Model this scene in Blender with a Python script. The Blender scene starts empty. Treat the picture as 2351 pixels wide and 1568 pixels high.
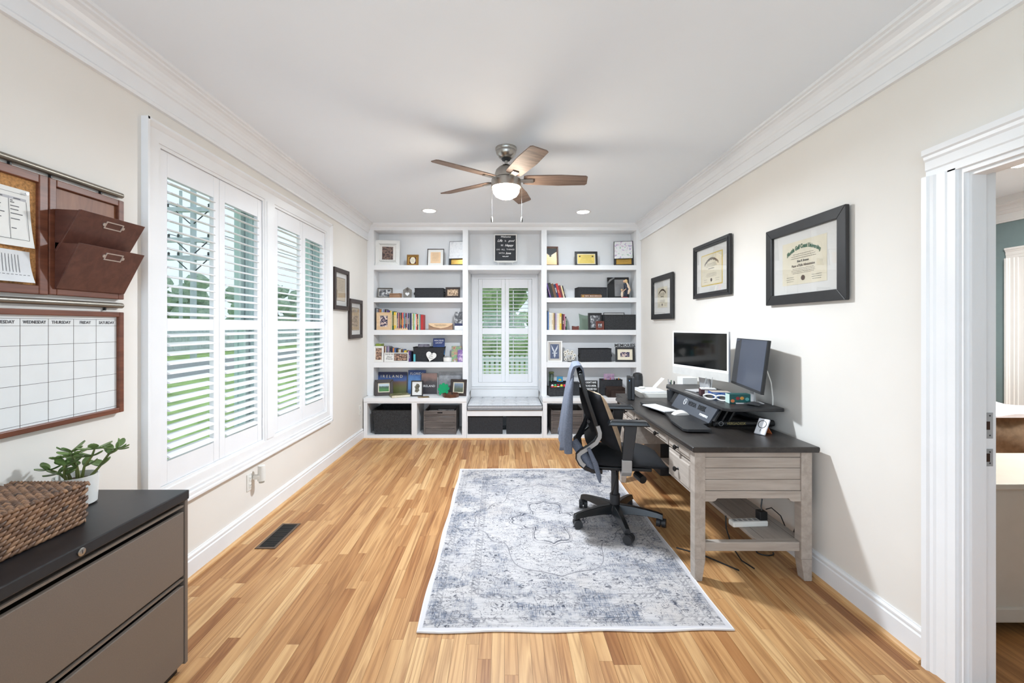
import bpy, bmesh, math, random
from mathutils import Vector, Matrix
random.seed(7)
S = bpy.context.scene
C = S.collection
PI = math.pi

# ------------------------------------------------------------------ camera, world, light, exposure
EYE, FPX = 1.42, 1000.0                      # eye height in metres, focal length in photo pixels
VPX, VPY = 1157.0, 748.0                     # where the room's depth lines meet in the photograph
cam_d = bpy.data.cameras.new('camera')
cam_d.sensor_fit = 'HORIZONTAL'; cam_d.sensor_width = 36.0
cam_d.lens = 36.0 * FPX / 2351.0
cam_d.shift_x = (1175.5 - VPX) / 2351.0
cam_d.shift_y = -(784.0 - VPY) / 2351.0
cam_d.clip_start = 0.05; cam_d.clip_end = 500
cam = bpy.data.objects.new('camera', cam_d); C.objects.link(cam)
cam.location = (0, 0, EYE); cam.rotation_euler = (PI/2, 0, 0)
S.camera = cam

wd = bpy.data.worlds.new('overcast_sky'); S.world = wd; wd.use_nodes = True
wn = wd.node_tree; wn.nodes.clear()
_o = wn.nodes.new('ShaderNodeOutputWorld'); _b = wn.nodes.new('ShaderNodeBackground')
_t = wn.nodes.new('ShaderNodeTexCoord'); _n = wn.nodes.new('ShaderNodeTexNoise'); _r = wn.nodes.new('ShaderNodeValToRGB')
_n.inputs['Scale'].default_value = 2.2; _n.inputs['Detail'].default_value = 5
_r.color_ramp.elements[0].position = .35; _r.color_ramp.elements[0].color = (.62, .70, .86, 1)
_r.color_ramp.elements[1].position = .65; _r.color_ramp.elements[1].color = (.86, .87, .92, 1)
wn.links.new(_t.outputs['Generated'], _n.inputs['Vector']); wn.links.new(_n.outputs['Fac'], _r.inputs['Fac'])
wn.links.new(_r.outputs['Color'], _b.inputs['Color']); wn.links.new(_b.outputs[0], _o.inputs[0])
_b.inputs['Strength'].default_value = .50

def area_light(name, loc, rot, sx, sy, watts, col=(1, 1, 1), shape='RECTANGLE'):
    d = bpy.data.lights.new(name, 'AREA'); d.shape = shape; d.size = sx; d.energy = watts; d.color = col
    if shape == 'RECTANGLE': d.size_y = sy
    o = bpy.data.objects.new(name, d); C.objects.link(o); o.location = loc; o.rotation_euler = rot
    return o
# fill lights added out of view, behind the camera and by the left wall
area_light('rear_fill_light', (0, -2.30, 1.45), (PI/2 + .85, 0, 0), 2.4, 1.6, 22, (.64, .83, 1))
area_light('side_fill_light', (-1.74, -.75, 1.45), (0, -PI/2, 0), 1.7, 1.7, 8, (.72, .87, 1))
S.view_settings.view_transform = 'Standard'
S.view_settings.look = 'None'
S.view_settings.gamma = 1.0
S.view_settings.use_curve_mapping = False
S.view_settings.exposure = 1.66

# ------------------------------------------------------------------ helpers
def lin(c):
    r = []
    for v in c[:3]:
        v = v / 255.0
        r.append(v / 12.92 if v <= .04045 else ((v + .055) / 1.055) ** 2.4)
    return (*r, 1.0)

MATS = {}
def _new(name):
    m = bpy.data.materials.new(name); m.use_nodes = True
    nt = m.node_tree; nt.nodes.clear()
    out = nt.nodes.new('ShaderNodeOutputMaterial'); p = nt.nodes.new('ShaderNodeBsdfPrincipled')
    nt.links.new(p.outputs[0], out.inputs[0])
    return m, nt, p
def N(nt, t, **kw):
    n = nt.nodes.new(t)
    for k, v in kw.items():
        if k in n.inputs: n.inputs[k].default_value = v
        else: setattr(n, k, v)
    return n
def L(nt, a, b): nt.links.new(a, b)
def ramp(nt, fac, stops, interp='LINEAR'):
    r = nt.nodes.new('ShaderNodeValToRGB'); cr = r.color_ramp; cr.interpolation = interp
    while len(cr.elements) < len(stops): cr.elements.new(.5)
    for e, (p, c) in zip(cr.elements, stops): e.position = p; e.color = c if len(c) == 4 else lin(c)
    L(nt, fac, r.inputs['Fac']); return r.outputs['Color']
def mth(nt, op, a, b=None, c=None):
    n = nt.nodes.new('ShaderNodeMath'); n.operation = op
    for i, v in enumerate((a, b, c)):
        if v is None: continue
        if isinstance(v, (int, float)): n.inputs[i].default_value = v
        else: L(nt, v, n.inputs[i])
    return n.outputs[0]
def mix(nt, fac, a, b, mode='MIX'):
    n = nt.nodes.new('ShaderNodeMix'); n.data_type = 'RGBA'; n.blend_type = mode
    for i, v in ((0, fac), (6, a), (7, b)):
        if isinstance(v, (int, float)): n.inputs[i].default_value = v
        elif isinstance(v, tuple): n.inputs[i].default_value = v
        else: L(nt, v, n.inputs[i])
    return n.outputs[2]

def mat(name, rgb, rough=.5, metal=0.0, var=.06, scale=12, bump=0.0, bscale=None, spec=.5, coat=0, stretch=None):
    """plain procedural surface: colour with a little noise mottling and optional fine relief"""
    if name in MATS: return MATS[name]
    m, nt, p = _new(name)
    tc = N(nt, 'ShaderNodeTexCoord'); v = tc.outputs['Object']
    if stretch:
        mp = N(nt, 'ShaderNodeMapping'); mp.inputs['Scale'].default_value = stretch; L(nt, v, mp.inputs['Vector']); v = mp.outputs[0]
    no = N(nt, 'ShaderNodeTexNoise', Scale=scale, Detail=4.0); L(nt, v, no.inputs['Vector'])
    c = lin(rgb); lo = tuple(x * (1 - var) for x in c[:3]) + (1,); hi = tuple(min(1, x * (1 + var)) for x in c[:3]) + (1,)
    L(nt, ramp(nt, no.outputs['Fac'], [(.3, lo), (.7, hi)]), p.inputs['Base Color'])
    p.inputs['Roughness'].default_value = rough; p.inputs['Metallic'].default_value = metal
    p.inputs['Specular IOR Level'].default_value = spec
    if coat: p.inputs['Coat Weight'].default_value = coat
    if bump:
        b2 = N(nt, 'ShaderNodeTexNoise', Scale=bscale or scale * 8, Detail=3.0); L(nt, v, b2.inputs['Vector'])
        bp = N(nt, 'ShaderNodeBump', Strength=bump, Distance=.002); L(nt, b2.outputs['Fac'], bp.inputs['Height']); L(nt, bp.outputs[0], p.inputs['Normal'])
    MATS[name] = m; return m

def woodmat(name, c1, c2, stretch=(40, 40, 3), rough=.45, scale=1.0, bump=.15):
    if name in MATS: return MATS[name]
    m, nt, p = _new(name)
    tc = N(nt, 'ShaderNodeTexCoord'); mp = N(nt, 'ShaderNodeMapping'); mp.inputs['Scale'].default_value = stretch
    L(nt, tc.outputs['Object'], mp.inputs['Vector'])
    no = N(nt, 'ShaderNodeTexNoise', Scale=scale, Detail=6.0, Roughness=.6, Distortion=.5); L(nt, mp.outputs[0], no.inputs['Vector'])
    L(nt, ramp(nt, no.outputs['Fac'], [(.3, c1), (.72, c2)]), p.inputs['Base Color'])
    bp = N(nt, 'ShaderNodeBump', Strength=bump, Distance=.001); L(nt, no.outputs['Fac'], bp.inputs['Height']); L(nt, bp.outputs[0], p.inputs['Normal'])
    p.inputs['Roughness'].default_value = rough
    MATS[name] = m; return m

def emit(name, rgb, strength):
    if name in MATS: return MATS[name]
    m, nt, p = _new(name)
    p.inputs['Base Color'].default_value = lin(rgb); p.inputs['Emission Color'].default_value = lin(rgb)
    p.inputs['Emission Strength'].default_value = strength
    MATS[name] = m; return m

def glassmat(name, tint=(225, 240, 238), refl=.08, rough=.0):
    if name in MATS: return MATS[name]
    m = bpy.data.materials.new(name); m.use_nodes = True; nt = m.node_tree; nt.nodes.clear()
    out = N(nt, 'ShaderNodeOutputMaterial'); mx = N(nt, 'ShaderNodeMixShader')
    tr = N(nt, 'ShaderNodeBsdfTransparent'); tr.inputs[0].default_value = lin(tint)
    gl = N(nt, 'ShaderNodeBsdfGlossy'); gl.inputs['Roughness'].default_value = rough
    lw = N(nt, 'ShaderNodeLayerWeight'); lw.inputs['Blend'].default_value = .5
    L(nt, mth(nt, 'ADD', mth(nt, 'MULTIPLY', mth(nt, 'POWER', lw.outputs['Facing'], 4.0), .5), refl), mx.inputs[0])
    L(nt, tr.outputs[0], mx.inputs[1]); L(nt, gl.outputs[0], mx.inputs[2]); L(nt, mx.outputs[0], out.inputs[0])
    MATS[name] = m; return m

def picmat(name, stops, scale=9.0, detail=5, axis='Z', grad=0.0, span=.2, stretch=(1, 1, 1), rough=.35, off=0.0):
    """printed picture: noise blotches, optionally blended with a vertical order of bands (span = picture height)"""
    if name in MATS: return MATS[name]
    m, nt, p = _new(name)
    tc = N(nt, 'ShaderNodeTexCoord'); mp = N(nt, 'ShaderNodeMapping'); mp.inputs['Scale'].default_value = stretch
    mp.inputs['Location'].default_value = (off, off * .7, off * 1.3)
    L(nt, tc.outputs['Object'], mp.inputs['Vector'])
    no = N(nt, 'ShaderNodeTexNoise', Scale=scale, Detail=float(detail), Roughness=.6); L(nt, mp.outputs[0], no.inputs['Vector'])
    f = no.outputs['Fac']
    if grad:
        se = N(nt, 'ShaderNodeSeparateXYZ'); L(nt, tc.outputs['Object'], se.inputs[0])
        g = mth(nt, 'DIVIDE', se.outputs[axis], span)
        f = mth(nt, 'ADD', mth(nt, 'MULTIPLY', g, grad), mth(nt, 'MULTIPLY', f, 1 - grad))
    L(nt, ramp(nt, f, stops), p.inputs['Base Color']); p.inputs['Roughness'].default_value = rough
    MATS[name] = m; return m

class B:
    """collects simple shapes into one mesh"""
    def __init__(s, m=None): s.v = []; s.f = []; s.m = m if m is not None else Matrix()
    def add(s, vs, fs):
        n = len(s.v); s.v += [s.m @ Vector(v) for v in vs]; s.f += [[i + n for i in f] for f in fs]; return s
    def box(s, x0, y0, z0, x1, y1, z1):
        x0, x1 = min(x0, x1), max(x0, x1); y0, y1 = min(y0, y1), max(y0, y1); z0, z1 = min(z0, z1), max(z0, z1)
        return s.add([(x0,y0,z0),(x1,y0,z0),(x1,y1,z0),(x0,y1,z0),(x0,y0,z1),(x1,y0,z1),(x1,y1,z1),(x0,y1,z1)],
                     [(3,2,1,0),(4,5,6,7),(0,1,5,4),(1,2,6,5),(2,3,7,6),(3,0,4,7)])
    def hexa(s, bot, top):
        return s.add(list(bot) + list(top), [(3,2,1,0),(4,5,6,7),(0,1,5,4),(1,2,6,5),(2,3,7,6),(3,0,4,7)])
    def prism(s, poly, plane, a, b):
        def P(u, v, t): return {'xy': (u, v, t), 'xz': (u, t, v), 'yz': (t, u, v)}[plane]
        n = len(poly)
        return s.add([P(u, v, a) for u, v in poly] + [P(u, v, b) for u, v in poly],
                     [list(range(n))[::-1], list(range(n, 2*n))] + [(i, (i+1) % n, n + (i+1) % n, n + i) for i in range(n)])
    def tube(s, pts, r, n=8, closed=False, cap=True):
        pts = [Vector(p) for p in pts]; k = len(pts)
        rs = r if isinstance(r, (list, tuple)) else [r] * k
        vs = []; up = None
        for i, p in enumerate(pts):
            if closed: t = pts[(i+1) % k] - pts[i-1]
            else: t = pts[min(i+1, k-1)] - pts[max(i-1, 0)]
            t.normalize()
            if up is None: up = Vector((0, 0, 1)) if abs(t.z) < .9 else Vector((1, 0, 0))
            a = t.cross(up)
            if a.length < 1e-5: a = t.cross(Vector((0, 1, 0)))
            a.normalize(); b = a.cross(t).normalized(); up = b
            vs += [p + (a * math.cos(2*PI*j/n) + b * math.sin(2*PI*j/n)) * rs[i] for j in range(n)]
        fs = []
        for i in range(k if closed else k-1):
            for j in range(n):
                i2 = (i+1) % k; fs.append((i*n+j, i*n+(j+1) % n, i2*n+(j+1) % n, i2*n+j))
        if cap and not closed: fs += [list(range(n))[::-1], list(range((k-1)*n, k*n))]
        return s.add(vs, fs)
    def cyl(s, p, q, r, r2=None, n=16): return s.tube([p, q], [r, r if r2 is None else r2], n)
    def lathe(s, prof, n=24, o=(0, 0, 0)):
        vs = []; fs = []; k = len(prof)
        for r, z in prof: vs += [(o[0] + r*math.cos(2*PI*j/n), o[1] + r*math.sin(2*PI*j/n), o[2] + z) for j in range(n)]
        for i in range(k-1):
            for j in range(n): fs.append((i*n+j, i*n+(j+1) % n, (i+1)*n+(j+1) % n, (i+1)*n+j))
        fs += [list(range(n))[::-1], list(range((k-1)*n, k*n))]
        return s.add(vs, fs)
    def ell(s, c, r, n=12, k=8):
        prof = [(math.sin(PI*(.03 + .94*i/(k-1))), -math.cos(PI*(.03 + .94*i/(k-1)))) for i in range(k)]
        t = B(); t.lathe(prof, n)
        return s.add([(c[0] + v.x*r[0], c[1] + v.y*r[1], c[2] + v.z*r[2]) for v in t.v], t.f)
    def grid(s, fn, nu, nv, thick=None):
        """fn(u,v)->point; optional thick = offset function giving a second skin"""
        vs = [fn(i/nu, j/nv) for i in range(nu+1) for j in range(nv+1)]; w = nv + 1
        fs = [(i*w+j, (i+1)*w+j, (i+1)*w+j+1, i*w+j+1) for i in range(nu) for j in range(nv)]
        if thick:
            n = len(vs); vs2 = [thick(i/nu, j/nv) for i in range(nu+1) for j in range(nv+1)]
            fs2 = [tuple(x + n for x in f[::-1]) for f in fs]
            rim = [i*w for i in range(nu+1)] + [nu*w + j for j in range(1, nv+1)] + [i*w + nv for i in range(nu-1, -1, -1)] + [j for j in range(nv-1, 0, -1)]
            fs = fs + fs2 + [(rim[a], rim[(a+1) % len(rim)], rim[(a+1) % len(rim)] + n, rim[a] + n) for a in range(len(rim))]
            vs = vs + vs2
        return s.add(vs, fs)
    def obj(s, name, mt, parent=None, bevel=0, smooth=False, seg=2, label=None, angle=40):
        sh = SH.get(parent.name) if parent else None
        me = bpy.data.meshes.new(name)
        me.from_pydata([(v - sh) if sh else v for v in s.v], [], s.f)
        bm = bmesh.new(); bm.from_mesh(me); bmesh.ops.recalc_face_normals(bm, faces=bm.faces); bm.to_mesh(me); bm.free()
        me.materials.append(mt)
        if smooth:
            for p in me.polygons: p.use_smooth = True
            me.set_sharp_from_angle(angle=math.radians(angle))
        o = bpy.data.objects.new(name, me); C.objects.link(o)
        if parent:
            o.parent = parent
            if sh: SH[o.name] = sh
        if bevel:
            b = o.modifiers.new('bevel', 'BEVEL'); b.width = bevel; b.segments = seg; b.limit_method = 'ANGLE'
        if label: o['label'] = label
        return o
SH = {}          # things whose parts are given in world coordinates: name -> base position
def tag(o, label=None, cat=None, group=None, kind=None):
    for k, v in (('label', label), ('category', cat), ('group', group), ('kind', kind)):
        if v: o[k] = v
    return o
def thing(name, label, cat, loc=(0, 0, 0), rz=0, group=None, world=False):
    o = bpy.data.objects.new(name, None); C.objects.link(o); o.location = loc; o.rotation_euler = (0, 0, math.radians(rz))
    o.empty_display_size = .05
    if world: SH[o.name] = Vector(loc)
    return tag(o, label, cat, group)
def struct(b, name, mt, parent=None, **kw):
    o = b.obj(name, mt, parent, **kw)
    if not parent: o['kind'] = 'structure'
    return o
def share(src, name, parent, loc, rot=(0, 0, 0), scale=(1, 1, 1)):
    o = bpy.data.objects.new(name, src.data); C.objects.link(o); o.parent = parent
    o.location = loc; o.rotation_euler = rot; o.scale = scale
    return o
def copy_tree(o, parent=None):
    c = o.copy(); C.objects.link(c)
    if parent: c.parent = parent
    for ch in [x for x in bpy.data.objects if x.parent == o]: copy_tree(ch, c)
    return c
def text(s, size, mt, parent, m=None, x=0, y=0, z=0, align='CENTER', shear=0, bold=0, sx=1.0, name='lettering', ext=.0004, flat=False, arc=0, fit=0):
    cu = bpy.data.curves.new('t', 'FONT'); cu.body = s; cu.size = size; cu.align_x = align; cu.align_y = 'CENTER'
    cu.shear = shear; cu.extrude = ext; cu.offset = bold; cu.resolution_u = 2
    t = bpy.data.objects.new('t', cu); me = bpy.data.meshes.new_from_object(t)
    bpy.data.objects.remove(t); bpy.data.curves.remove(cu)
    R = Matrix() if flat else Matrix.Rotation(PI/2, 4, 'X')
    if fit: xs_ = [v.co.x for v in me.vertices]; sx = fit / (max(xs_) - min(xs_))
    M4 = (m if m is not None else Matrix()) @ Matrix.Translation((x, y, z)) @ R
    for v in me.vertices:
        a, b_ = v.co.x * sx, v.co.y
        if arc: b_ -= a * a * arc
        v.co = M4 @ Vector((a, b_, v.co.z))
    sh = SH.get(parent.name) if parent else None
    if sh:
        for v in me.vertices: v.co -= sh
    me.name = name; me.materials.append(mt)
    o = bpy.data.objects.new(name, me); C.objects.link(o); o.parent = parent
    return o

# ------------------------------------------------------------------ common materials
M_trim = mat('white_trim_paint', (240, 240, 241), .32, var=.015, scale=6)
M_shut = mat('white_shutter_paint', (240, 240, 242), .35, var=.015, scale=6)
M_case = mat('white_bookcase_paint', (238, 238, 239), .42, var=.02, scale=5)
M_wall = mat('cream_wall_paint', (235, 230, 223), .7, var=.015, scale=3, bump=.05, bscale=260)
M_ceil = mat('ceiling_paint', (244, 249, 254), .8, var=.01, scale=3, bump=.04, bscale=200)
M_black = mat('black_plastic', (24, 25, 27), .42, var=.12)
M_dark = mat('charcoal_plastic', (44, 45, 48), .5, var=.1)
M_silver = mat('silver_plastic', (170, 171, 172), .38, metal=.3, var=.05)
M_steel = mat('brushed_nickel', (176, 172, 166), .3, metal=1.0, var=.12, scale=30, stretch=(1, 1, 25))
M_paper = mat('white_paper', (238, 237, 233), .7, var=.02, scale=20)
M_cream = mat('cream_paper', (238, 228, 204), .7, var=.04, scale=20)
M_glass = glassmat('window_glass', (244, 250, 248), .03)
M_pane = glassmat('picture_glass', (250, 250, 250), .05)
M_ink = mat('black_ink', (20, 20, 22), .6)
M_white = mat('white_ink', (242, 242, 242), .6, var=.02)
# ------------------------------------------------------------------ room shell
XL, XR, YB, YF, ZC = -1.77, 1.775, 6.13, -2.4, 2.74

def oakmat(name, per_island):
    m, nt, p = _new(name)
    ge = N(nt, 'ShaderNodeNewGeometry')
    if per_island: rnd = ge.outputs['Random Per Island']
    else:
        oi = N(nt, 'ShaderNodeObjectInfo'); rnd = oi.outputs['Random']
    cx = N(nt, 'ShaderNodeCombineXYZ'); L(nt, mth(nt, 'MULTIPLY', rnd, 37.0), cx.inputs[0]); L(nt, mth(nt, 'MULTIPLY', rnd, 91.0), cx.inputs[1])
    va = N(nt, 'ShaderNodeVectorMath', operation='ADD'); L(nt, ge.outputs['Position'], va.inputs[0]); L(nt, cx.outputs[0], va.inputs[1])
    def stretched(sc, **kw):
        mp = N(nt, 'ShaderNodeMapping'); mp.inputs['Scale'].default_value = sc; L(nt, va.outputs[0], mp.inputs['Vector'])
        n = N(nt, 'ShaderNodeTexNoise', **kw); L(nt, mp.outputs[0], n.inputs['Vector']); return n.outputs['Fac']
    grain = stretched((170, 5, 1), Scale=1.0, Detail=5.0, Roughness=.65)
    broad = stretched((16, .8, 1), Scale=1.0, Detail=1.5, Distortion=.9)
    cath = mth(nt, 'PINGPONG', mth(nt, 'MULTIPLY', broad, 9.0), 1.0)         # cathedral figure: contour lines of a slow noise
    streak = stretched((30, 1.1, 1), Scale=1.0, Detail=3.0)
    tone = ramp(nt, rnd, [(0, (176, 126, 80)), (.12, (194, 144, 94)), (.3, (212, 166, 114)), (.5, (202, 152, 100)), (.68, (218, 174, 122)), (.84, (228, 188, 136)), (.94, (190, 138, 88)), (1, (164, 112, 68))])
    f = mth(nt, 'ADD', mth(nt, 'MULTIPLY', grain, .55), mth(nt, 'MULTIPLY', cath, .45))
    g = ramp(nt, f, [(.25, (168, 140, 116)), (.5, (226, 214, 203)), (.75, (255, 255, 255))])
    c = mix(nt, .58, tone, g, 'MULTIPLY')
    dk = ramp(nt, streak, [(.60, (255, 255, 255)), (.76, (168, 120, 84))])
    c = mix(nt, .7, c, dk, 'MULTIPLY'); c = mix(nt, 1.0, c, (.90, .89, .88, 1), 'MULTIPLY')
    L(nt, c, p.inputs['Base Color'])
    p.inputs['Roughness'].default_value = .42
    p.inputs['Specular IOR Level'].default_value = .35
    bp = N(nt, 'ShaderNodeBump', Strength=.06, Distance=.0006); L(nt, f, bp.inputs['Height']); L(nt, bp.outputs[0], p.inputs['Normal'])
    return m
M_oak, M_oak_rest = oakmat('oak_board', False), oakmat('oak_board_rest', True)
M_gap = mat('floor_joint', (70, 44, 24), .8)

fl = struct(B().box(XL, YF, -.05, XR + .125, YB, -.0035), 'floor', M_gap)
rw = random.Random(11); W = .0572; boards = []
nrow = int((XR - XL) / W) + 1
VX0, VX1, VY0, VY1 = -1.586, -1.456, 2.77, 3.12        # opening of the floor register
for r in range(nrow):
    x0 = XL + r * W; x1 = min(x0 + W - .0009, XR); y = YF - rw.random() * .8
    while y < YB:
        ln = rw.choice((.32, .45, .6, .75, .9, 1.1, 1.3)) * rw.uniform(.85, 1.15); y1 = min(y + ln, YB); a = max(y, YF)
        if y1 - a > .02: boards.append((x0, a, x1, y1 - .0008))
        y += ln
def seen_area(b):
    y0, y1 = max(b[1], 1.73), min(b[3], 5.44)
    if y1 <= y0: return 0
    t = 0
    for k in range(4):
        yy = y0 + (y1 - y0) * (k + .5) / 4; px = VPX + b[0] * FPX / yy
        hid = (-.42 < b[0] < 1.05 and 2.02 < yy < 4.3) or (b[0] < -1.31 and yy < 1.81)
        if -10 < px < 2361 and not hid: t += (y1 - y0) / 4 * W / yy ** 3
    return t
boards.sort(key=seen_area, reverse=True)
proto = B().box(0, 0, -.0035, 1, 1, 0).obj('floor_board', M_oak, fl)
b0 = boards[0]; proto.location = (b0[0], b0[1], 0); proto.scale = (b0[2]-b0[0], b0[3]-b0[1], 1)
for b in boards[1:300]: share(proto, 'floor_board', fl, (b[0], b[1], 0), scale=(b[2]-b[0], b[3]-b[1], 1))
rest = B()
for b in boards[300:]: rest.box(b[0], b[1], -.0035, b[2], b[3], 0)
tag(rest.obj('floor_boards_rest', M_oak_rest, fl), kind='stuff')

def wall_with_holes(name, mt, plane, t0, t1, u0, u1, z0, z1, holes):
    """wall made of boxes around rectangular holes; plane 'x' runs along y, 'y' runs along x"""
    b = B(); us = sorted({u0, u1, *[h[0] for h in holes], *[h[1] for h in holes]})
    for a, c in zip(us, us[1:]):
        zs = [z0]
        for h in sorted(holes, key=lambda q: q[2]):
            if h[0] <= a and c <= h[1]: zs += [h[2], h[3]]
        zs.append(z1)
        for k in range(0, len(zs), 2):
            if zs[k+1] > zs[k] + 1e-6:
                if plane == 'x': b.box(t0, a, zs[k], t1, c, zs[k+1])
                else: b.box(a, t0, zs[k], c, t1, zs[k+1])
    return struct(b, name, mt)
WA, WB_, WZ = (2.215, 3.20), (3.332, 4.317), (.57, 2.35)      # the two openings of the left window
wall_with_holes('wall_left', M_wall, 'x', XL - .2, XL, YF - .2, YB + .2, 0, ZC, [(*WA, *WZ), (*WB_, *WZ), (-1.6, .1, .6, 2.3)])
wall_with_holes('wall_right', M_wall, 'x', XR, XR + .125, YF - .2, YB + .2, 0, ZC, [(.86, 1.70, 0, 2.03)])
BW = (-.375, .411, .61, 2.095)
wall_with_holes('wall_back', M_wall, 'y', YB, YB + .2, XL, XR, 0, ZC, [BW])
wall_with_holes('wall_rear', M_wall, 'y', YF - .2, YF, XL, XR, 0, ZC, [(-1.2, 1.2, .6, 2.35)])
struct(B().box(XL - .2, YF - .2, ZC, XR + .125, YB + .2, ZC + .1), 'ceiling', M_ceil)

# crown moulding, baseboards, shoe moulding
crown = [(0, 2.520), (.020, 2.520), (.021, 2.536), (.012, 2.548), (.012, 2.618), (.021, 2.622), (.025, 2.632), (.030, 2.640), (.031, 2.652),
         (.038, 2.660), (.041, 2.676), (.050, 2.695), (.064, 2.708), (.078, 2.713), (.080, 2.722), (.094, 2.726), (.096, ZC), (0, ZC)]
YU = 5.63                                                     # front of the tall bookcases
struct(B().prism([(XL + u, z) for u, z in crown], 'xz', YF, YU), 'trim_1', M_trim)
struct(B().prism([(XR - u, z) for u, z in crown], 'xz', YF, YU), 'trim_2', M_trim)
cb = [(YU + .0, 2.675), (YU - .012, 2.675), (YU - .016, 2.690), (YU - .030, 2.700), (YU - .050, 2.712), (YU - .058, 2.722), (YU - .062, ZC), (YU, ZC)]
struct(B().prism(cb, 'yz', XL + .03, XR - .03), 'trim_3', M_trim)
base = [(0, 0), (.017, 0), (.017, .104), (.012, .110), (.012, .116), (.015, .119), (.015, .128), (.007, .136), (.006, .141), (0, .141)]
struct(B().prism([(XL + u, z) for u, z in base], 'xz', YF, 5.44), 'baseboard_left', M_trim)
struct(B().prism([(XR - u, z) for u, z in base], 'xz', 1.826, 5.44), 'baseboard_right', M_trim)
M_shoe = woodmat('oak_shoe', (196, 146, 96), (226, 184, 132), (60, 3, 60))
q = [(.017, 0), (.036, 0), (.034, .010), (.028, .016), (.017, .019)]
struct(B().prism([(XL + u, z) for u, z in q], 'xz', YF, 5.44), 'trim_4', M_shoe)
struct(B().prism([(XR - u, z) for u, z in q], 'xz', 1.83, 5.44), 'trim_5', M_shoe)
struct(B().prism([(5.44 - u + .017, z) for u, z in q], 'yz', XL + .017, XR - .017), 'trim_6', M_shoe)

# ------------------------------------------------------------------ shuttered windows
def louver_proto(width):
    pr = [(-.031, 0), (-.024, .0042), (-.010, .0058), (.010, .0058), (.024, .0042), (.031, 0), (.024, -.0042), (.010, -.0058), (-.010, -.0058), (-.024, -.0042)]
    return B().prism(pr, 'yz', 0, width)
M_hinge = mat('white_hinge', (226, 226, 228), .4)
def shutter(win, u0, u1, z0, z1, mid, nl, place, hinge_left, tilt, rod=0):
    """one shutter panel in local coords: u along the wall, t out of the wall (room side negative), z up; place(u,t,z)"""
    org, rz = place
    p = bpy.data.objects.new('shutter_panel', None); C.objects.link(p); p.parent = win; p.location = org; p.rotation_euler = (0, 0, rz)
    st = .052; d = .014
    for a in (u0, u1 - st): B().box(a, -d, z0, a + st, d, z1).obj('stile', M_shut, p, bevel=.002)
    zt, zb = z1 - .128, z0 + .118
    for a, c in ((zt, z1), (mid[0], mid[1]), (z0, zb)): B().box(u0 + st + .001, -d + .001, a, u1 - st - .001, d - .001, c).obj('rail', M_shut, p)
    w = u1 - u0 - 2 * st - .006; first = None
    for (lo, hi), n in (((zb, mid[0]), nl[0]), ((mid[1], zt), nl[1])):
        for k in range(n):
            z = lo + (hi - lo) * (k + .5) / n
            if first is None:
                first = louver_proto(w).obj('louver', M_shut, p, smooth=True, angle=50); first.location = (u0 + st + .003, 0, z); first.rotation_euler = (tilt, 0, 0)
            else: share(first, 'louver', p, (u0 + st + .003, 0, z), (tilt, 0, 0))
        if rod:
            B().box(rod - .006, .034, lo + .02, rod + .006, .043, hi - .02).obj('tilt_rod', M_shut, p)
    hx = u0 - .004 if hinge_left else u1 + .004
    for z in (z0 + .12, (z0 + z1) / 2, z1 - .12): B().cyl((hx, -d - .003, z - .035), (hx, -d - .003, z + .035), .004, n=8).obj('hinge', M_hinge, p)
    return p

w1 = thing('window_1', None, None, (XL, 3.27, .46), world=True); w1['kind'] = 'structure'
# casing of the left window: stepped moulding round both openings, with a stool-less sill apron
def casing_side(b, y0, y1, x=XL, sgn=1):
    b.box(x, y0, 0, x + sgn*.020, y1, 0)
y0c, y1c, z0c, z1c = 2.125, 4.425, .455, 2.447
B().box(XL, y0c + .002, z0c + .002, XL + .016, WA[0], z1c - .002).obj('casing', M_trim, w1)
B().box(XL, WB_[1], z0c + .002, XL + .016, y1c - .002, z1c - .002).obj('casing', M_trim, w1)
B().box(XL, WA[1], WZ[0], XL + .016, WB_[0], WZ[1]).obj('casing', M_trim, w1)
B().box(XL, WA[0], WZ[1], XL + .016, WB_[1], z1c - .002).obj('casing', M_trim, w1)
B().box(XL, WA[0], z0c + .002, XL + .016, WB_[1], WZ[0]).obj('casing', M_trim, w1)
band = [(0, 0), (.034, 0), (.034, .012), (.026, .022), (.020, .030), (.016, .034), (0, .034)]
def band_rect(y0, y1, z0, z1, x=XL):
    b = B()
    b.prism([(x + u, y0 + v) for u, v in band], 'xy', z0 + .0006, z1 - .0006); b.prism([(x + u, y1 - v) for u, v in band], 'xy', z0 + .0006, z1 - .0006)
    b.prism([(x + u, z1 - v) for u, v in band], 'xz', y0 + .0012, y1 - .0012); b.prism([(x + u, z0 + v) for u, v in band], 'xz', y0 + .0012, y1 - .0012)
    return b
band_rect(y0c, y1c, z0c, z1c).obj('casing_moulding', M_trim, w1)
B().box(XL, y0c + .01, .478, XL + .030, y1c - .01, .492).box(XL, y0c + .02, .505, XL + .022, y1c - .02, .515).obj('apron_moulding', M_trim, w1)
mullion = (WA[1] + .02, WB_[0] - .02)
B().box(XL + .016, mullion[0], WZ[0] + .01, XL + .021, mullion[1], WZ[1] - .01).obj('mullion_board', M_trim, w1)
M_liner = mat('vinyl_jamb_liner', (214, 228, 230), .4, var=.03)
SHX = XL - .012
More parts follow.
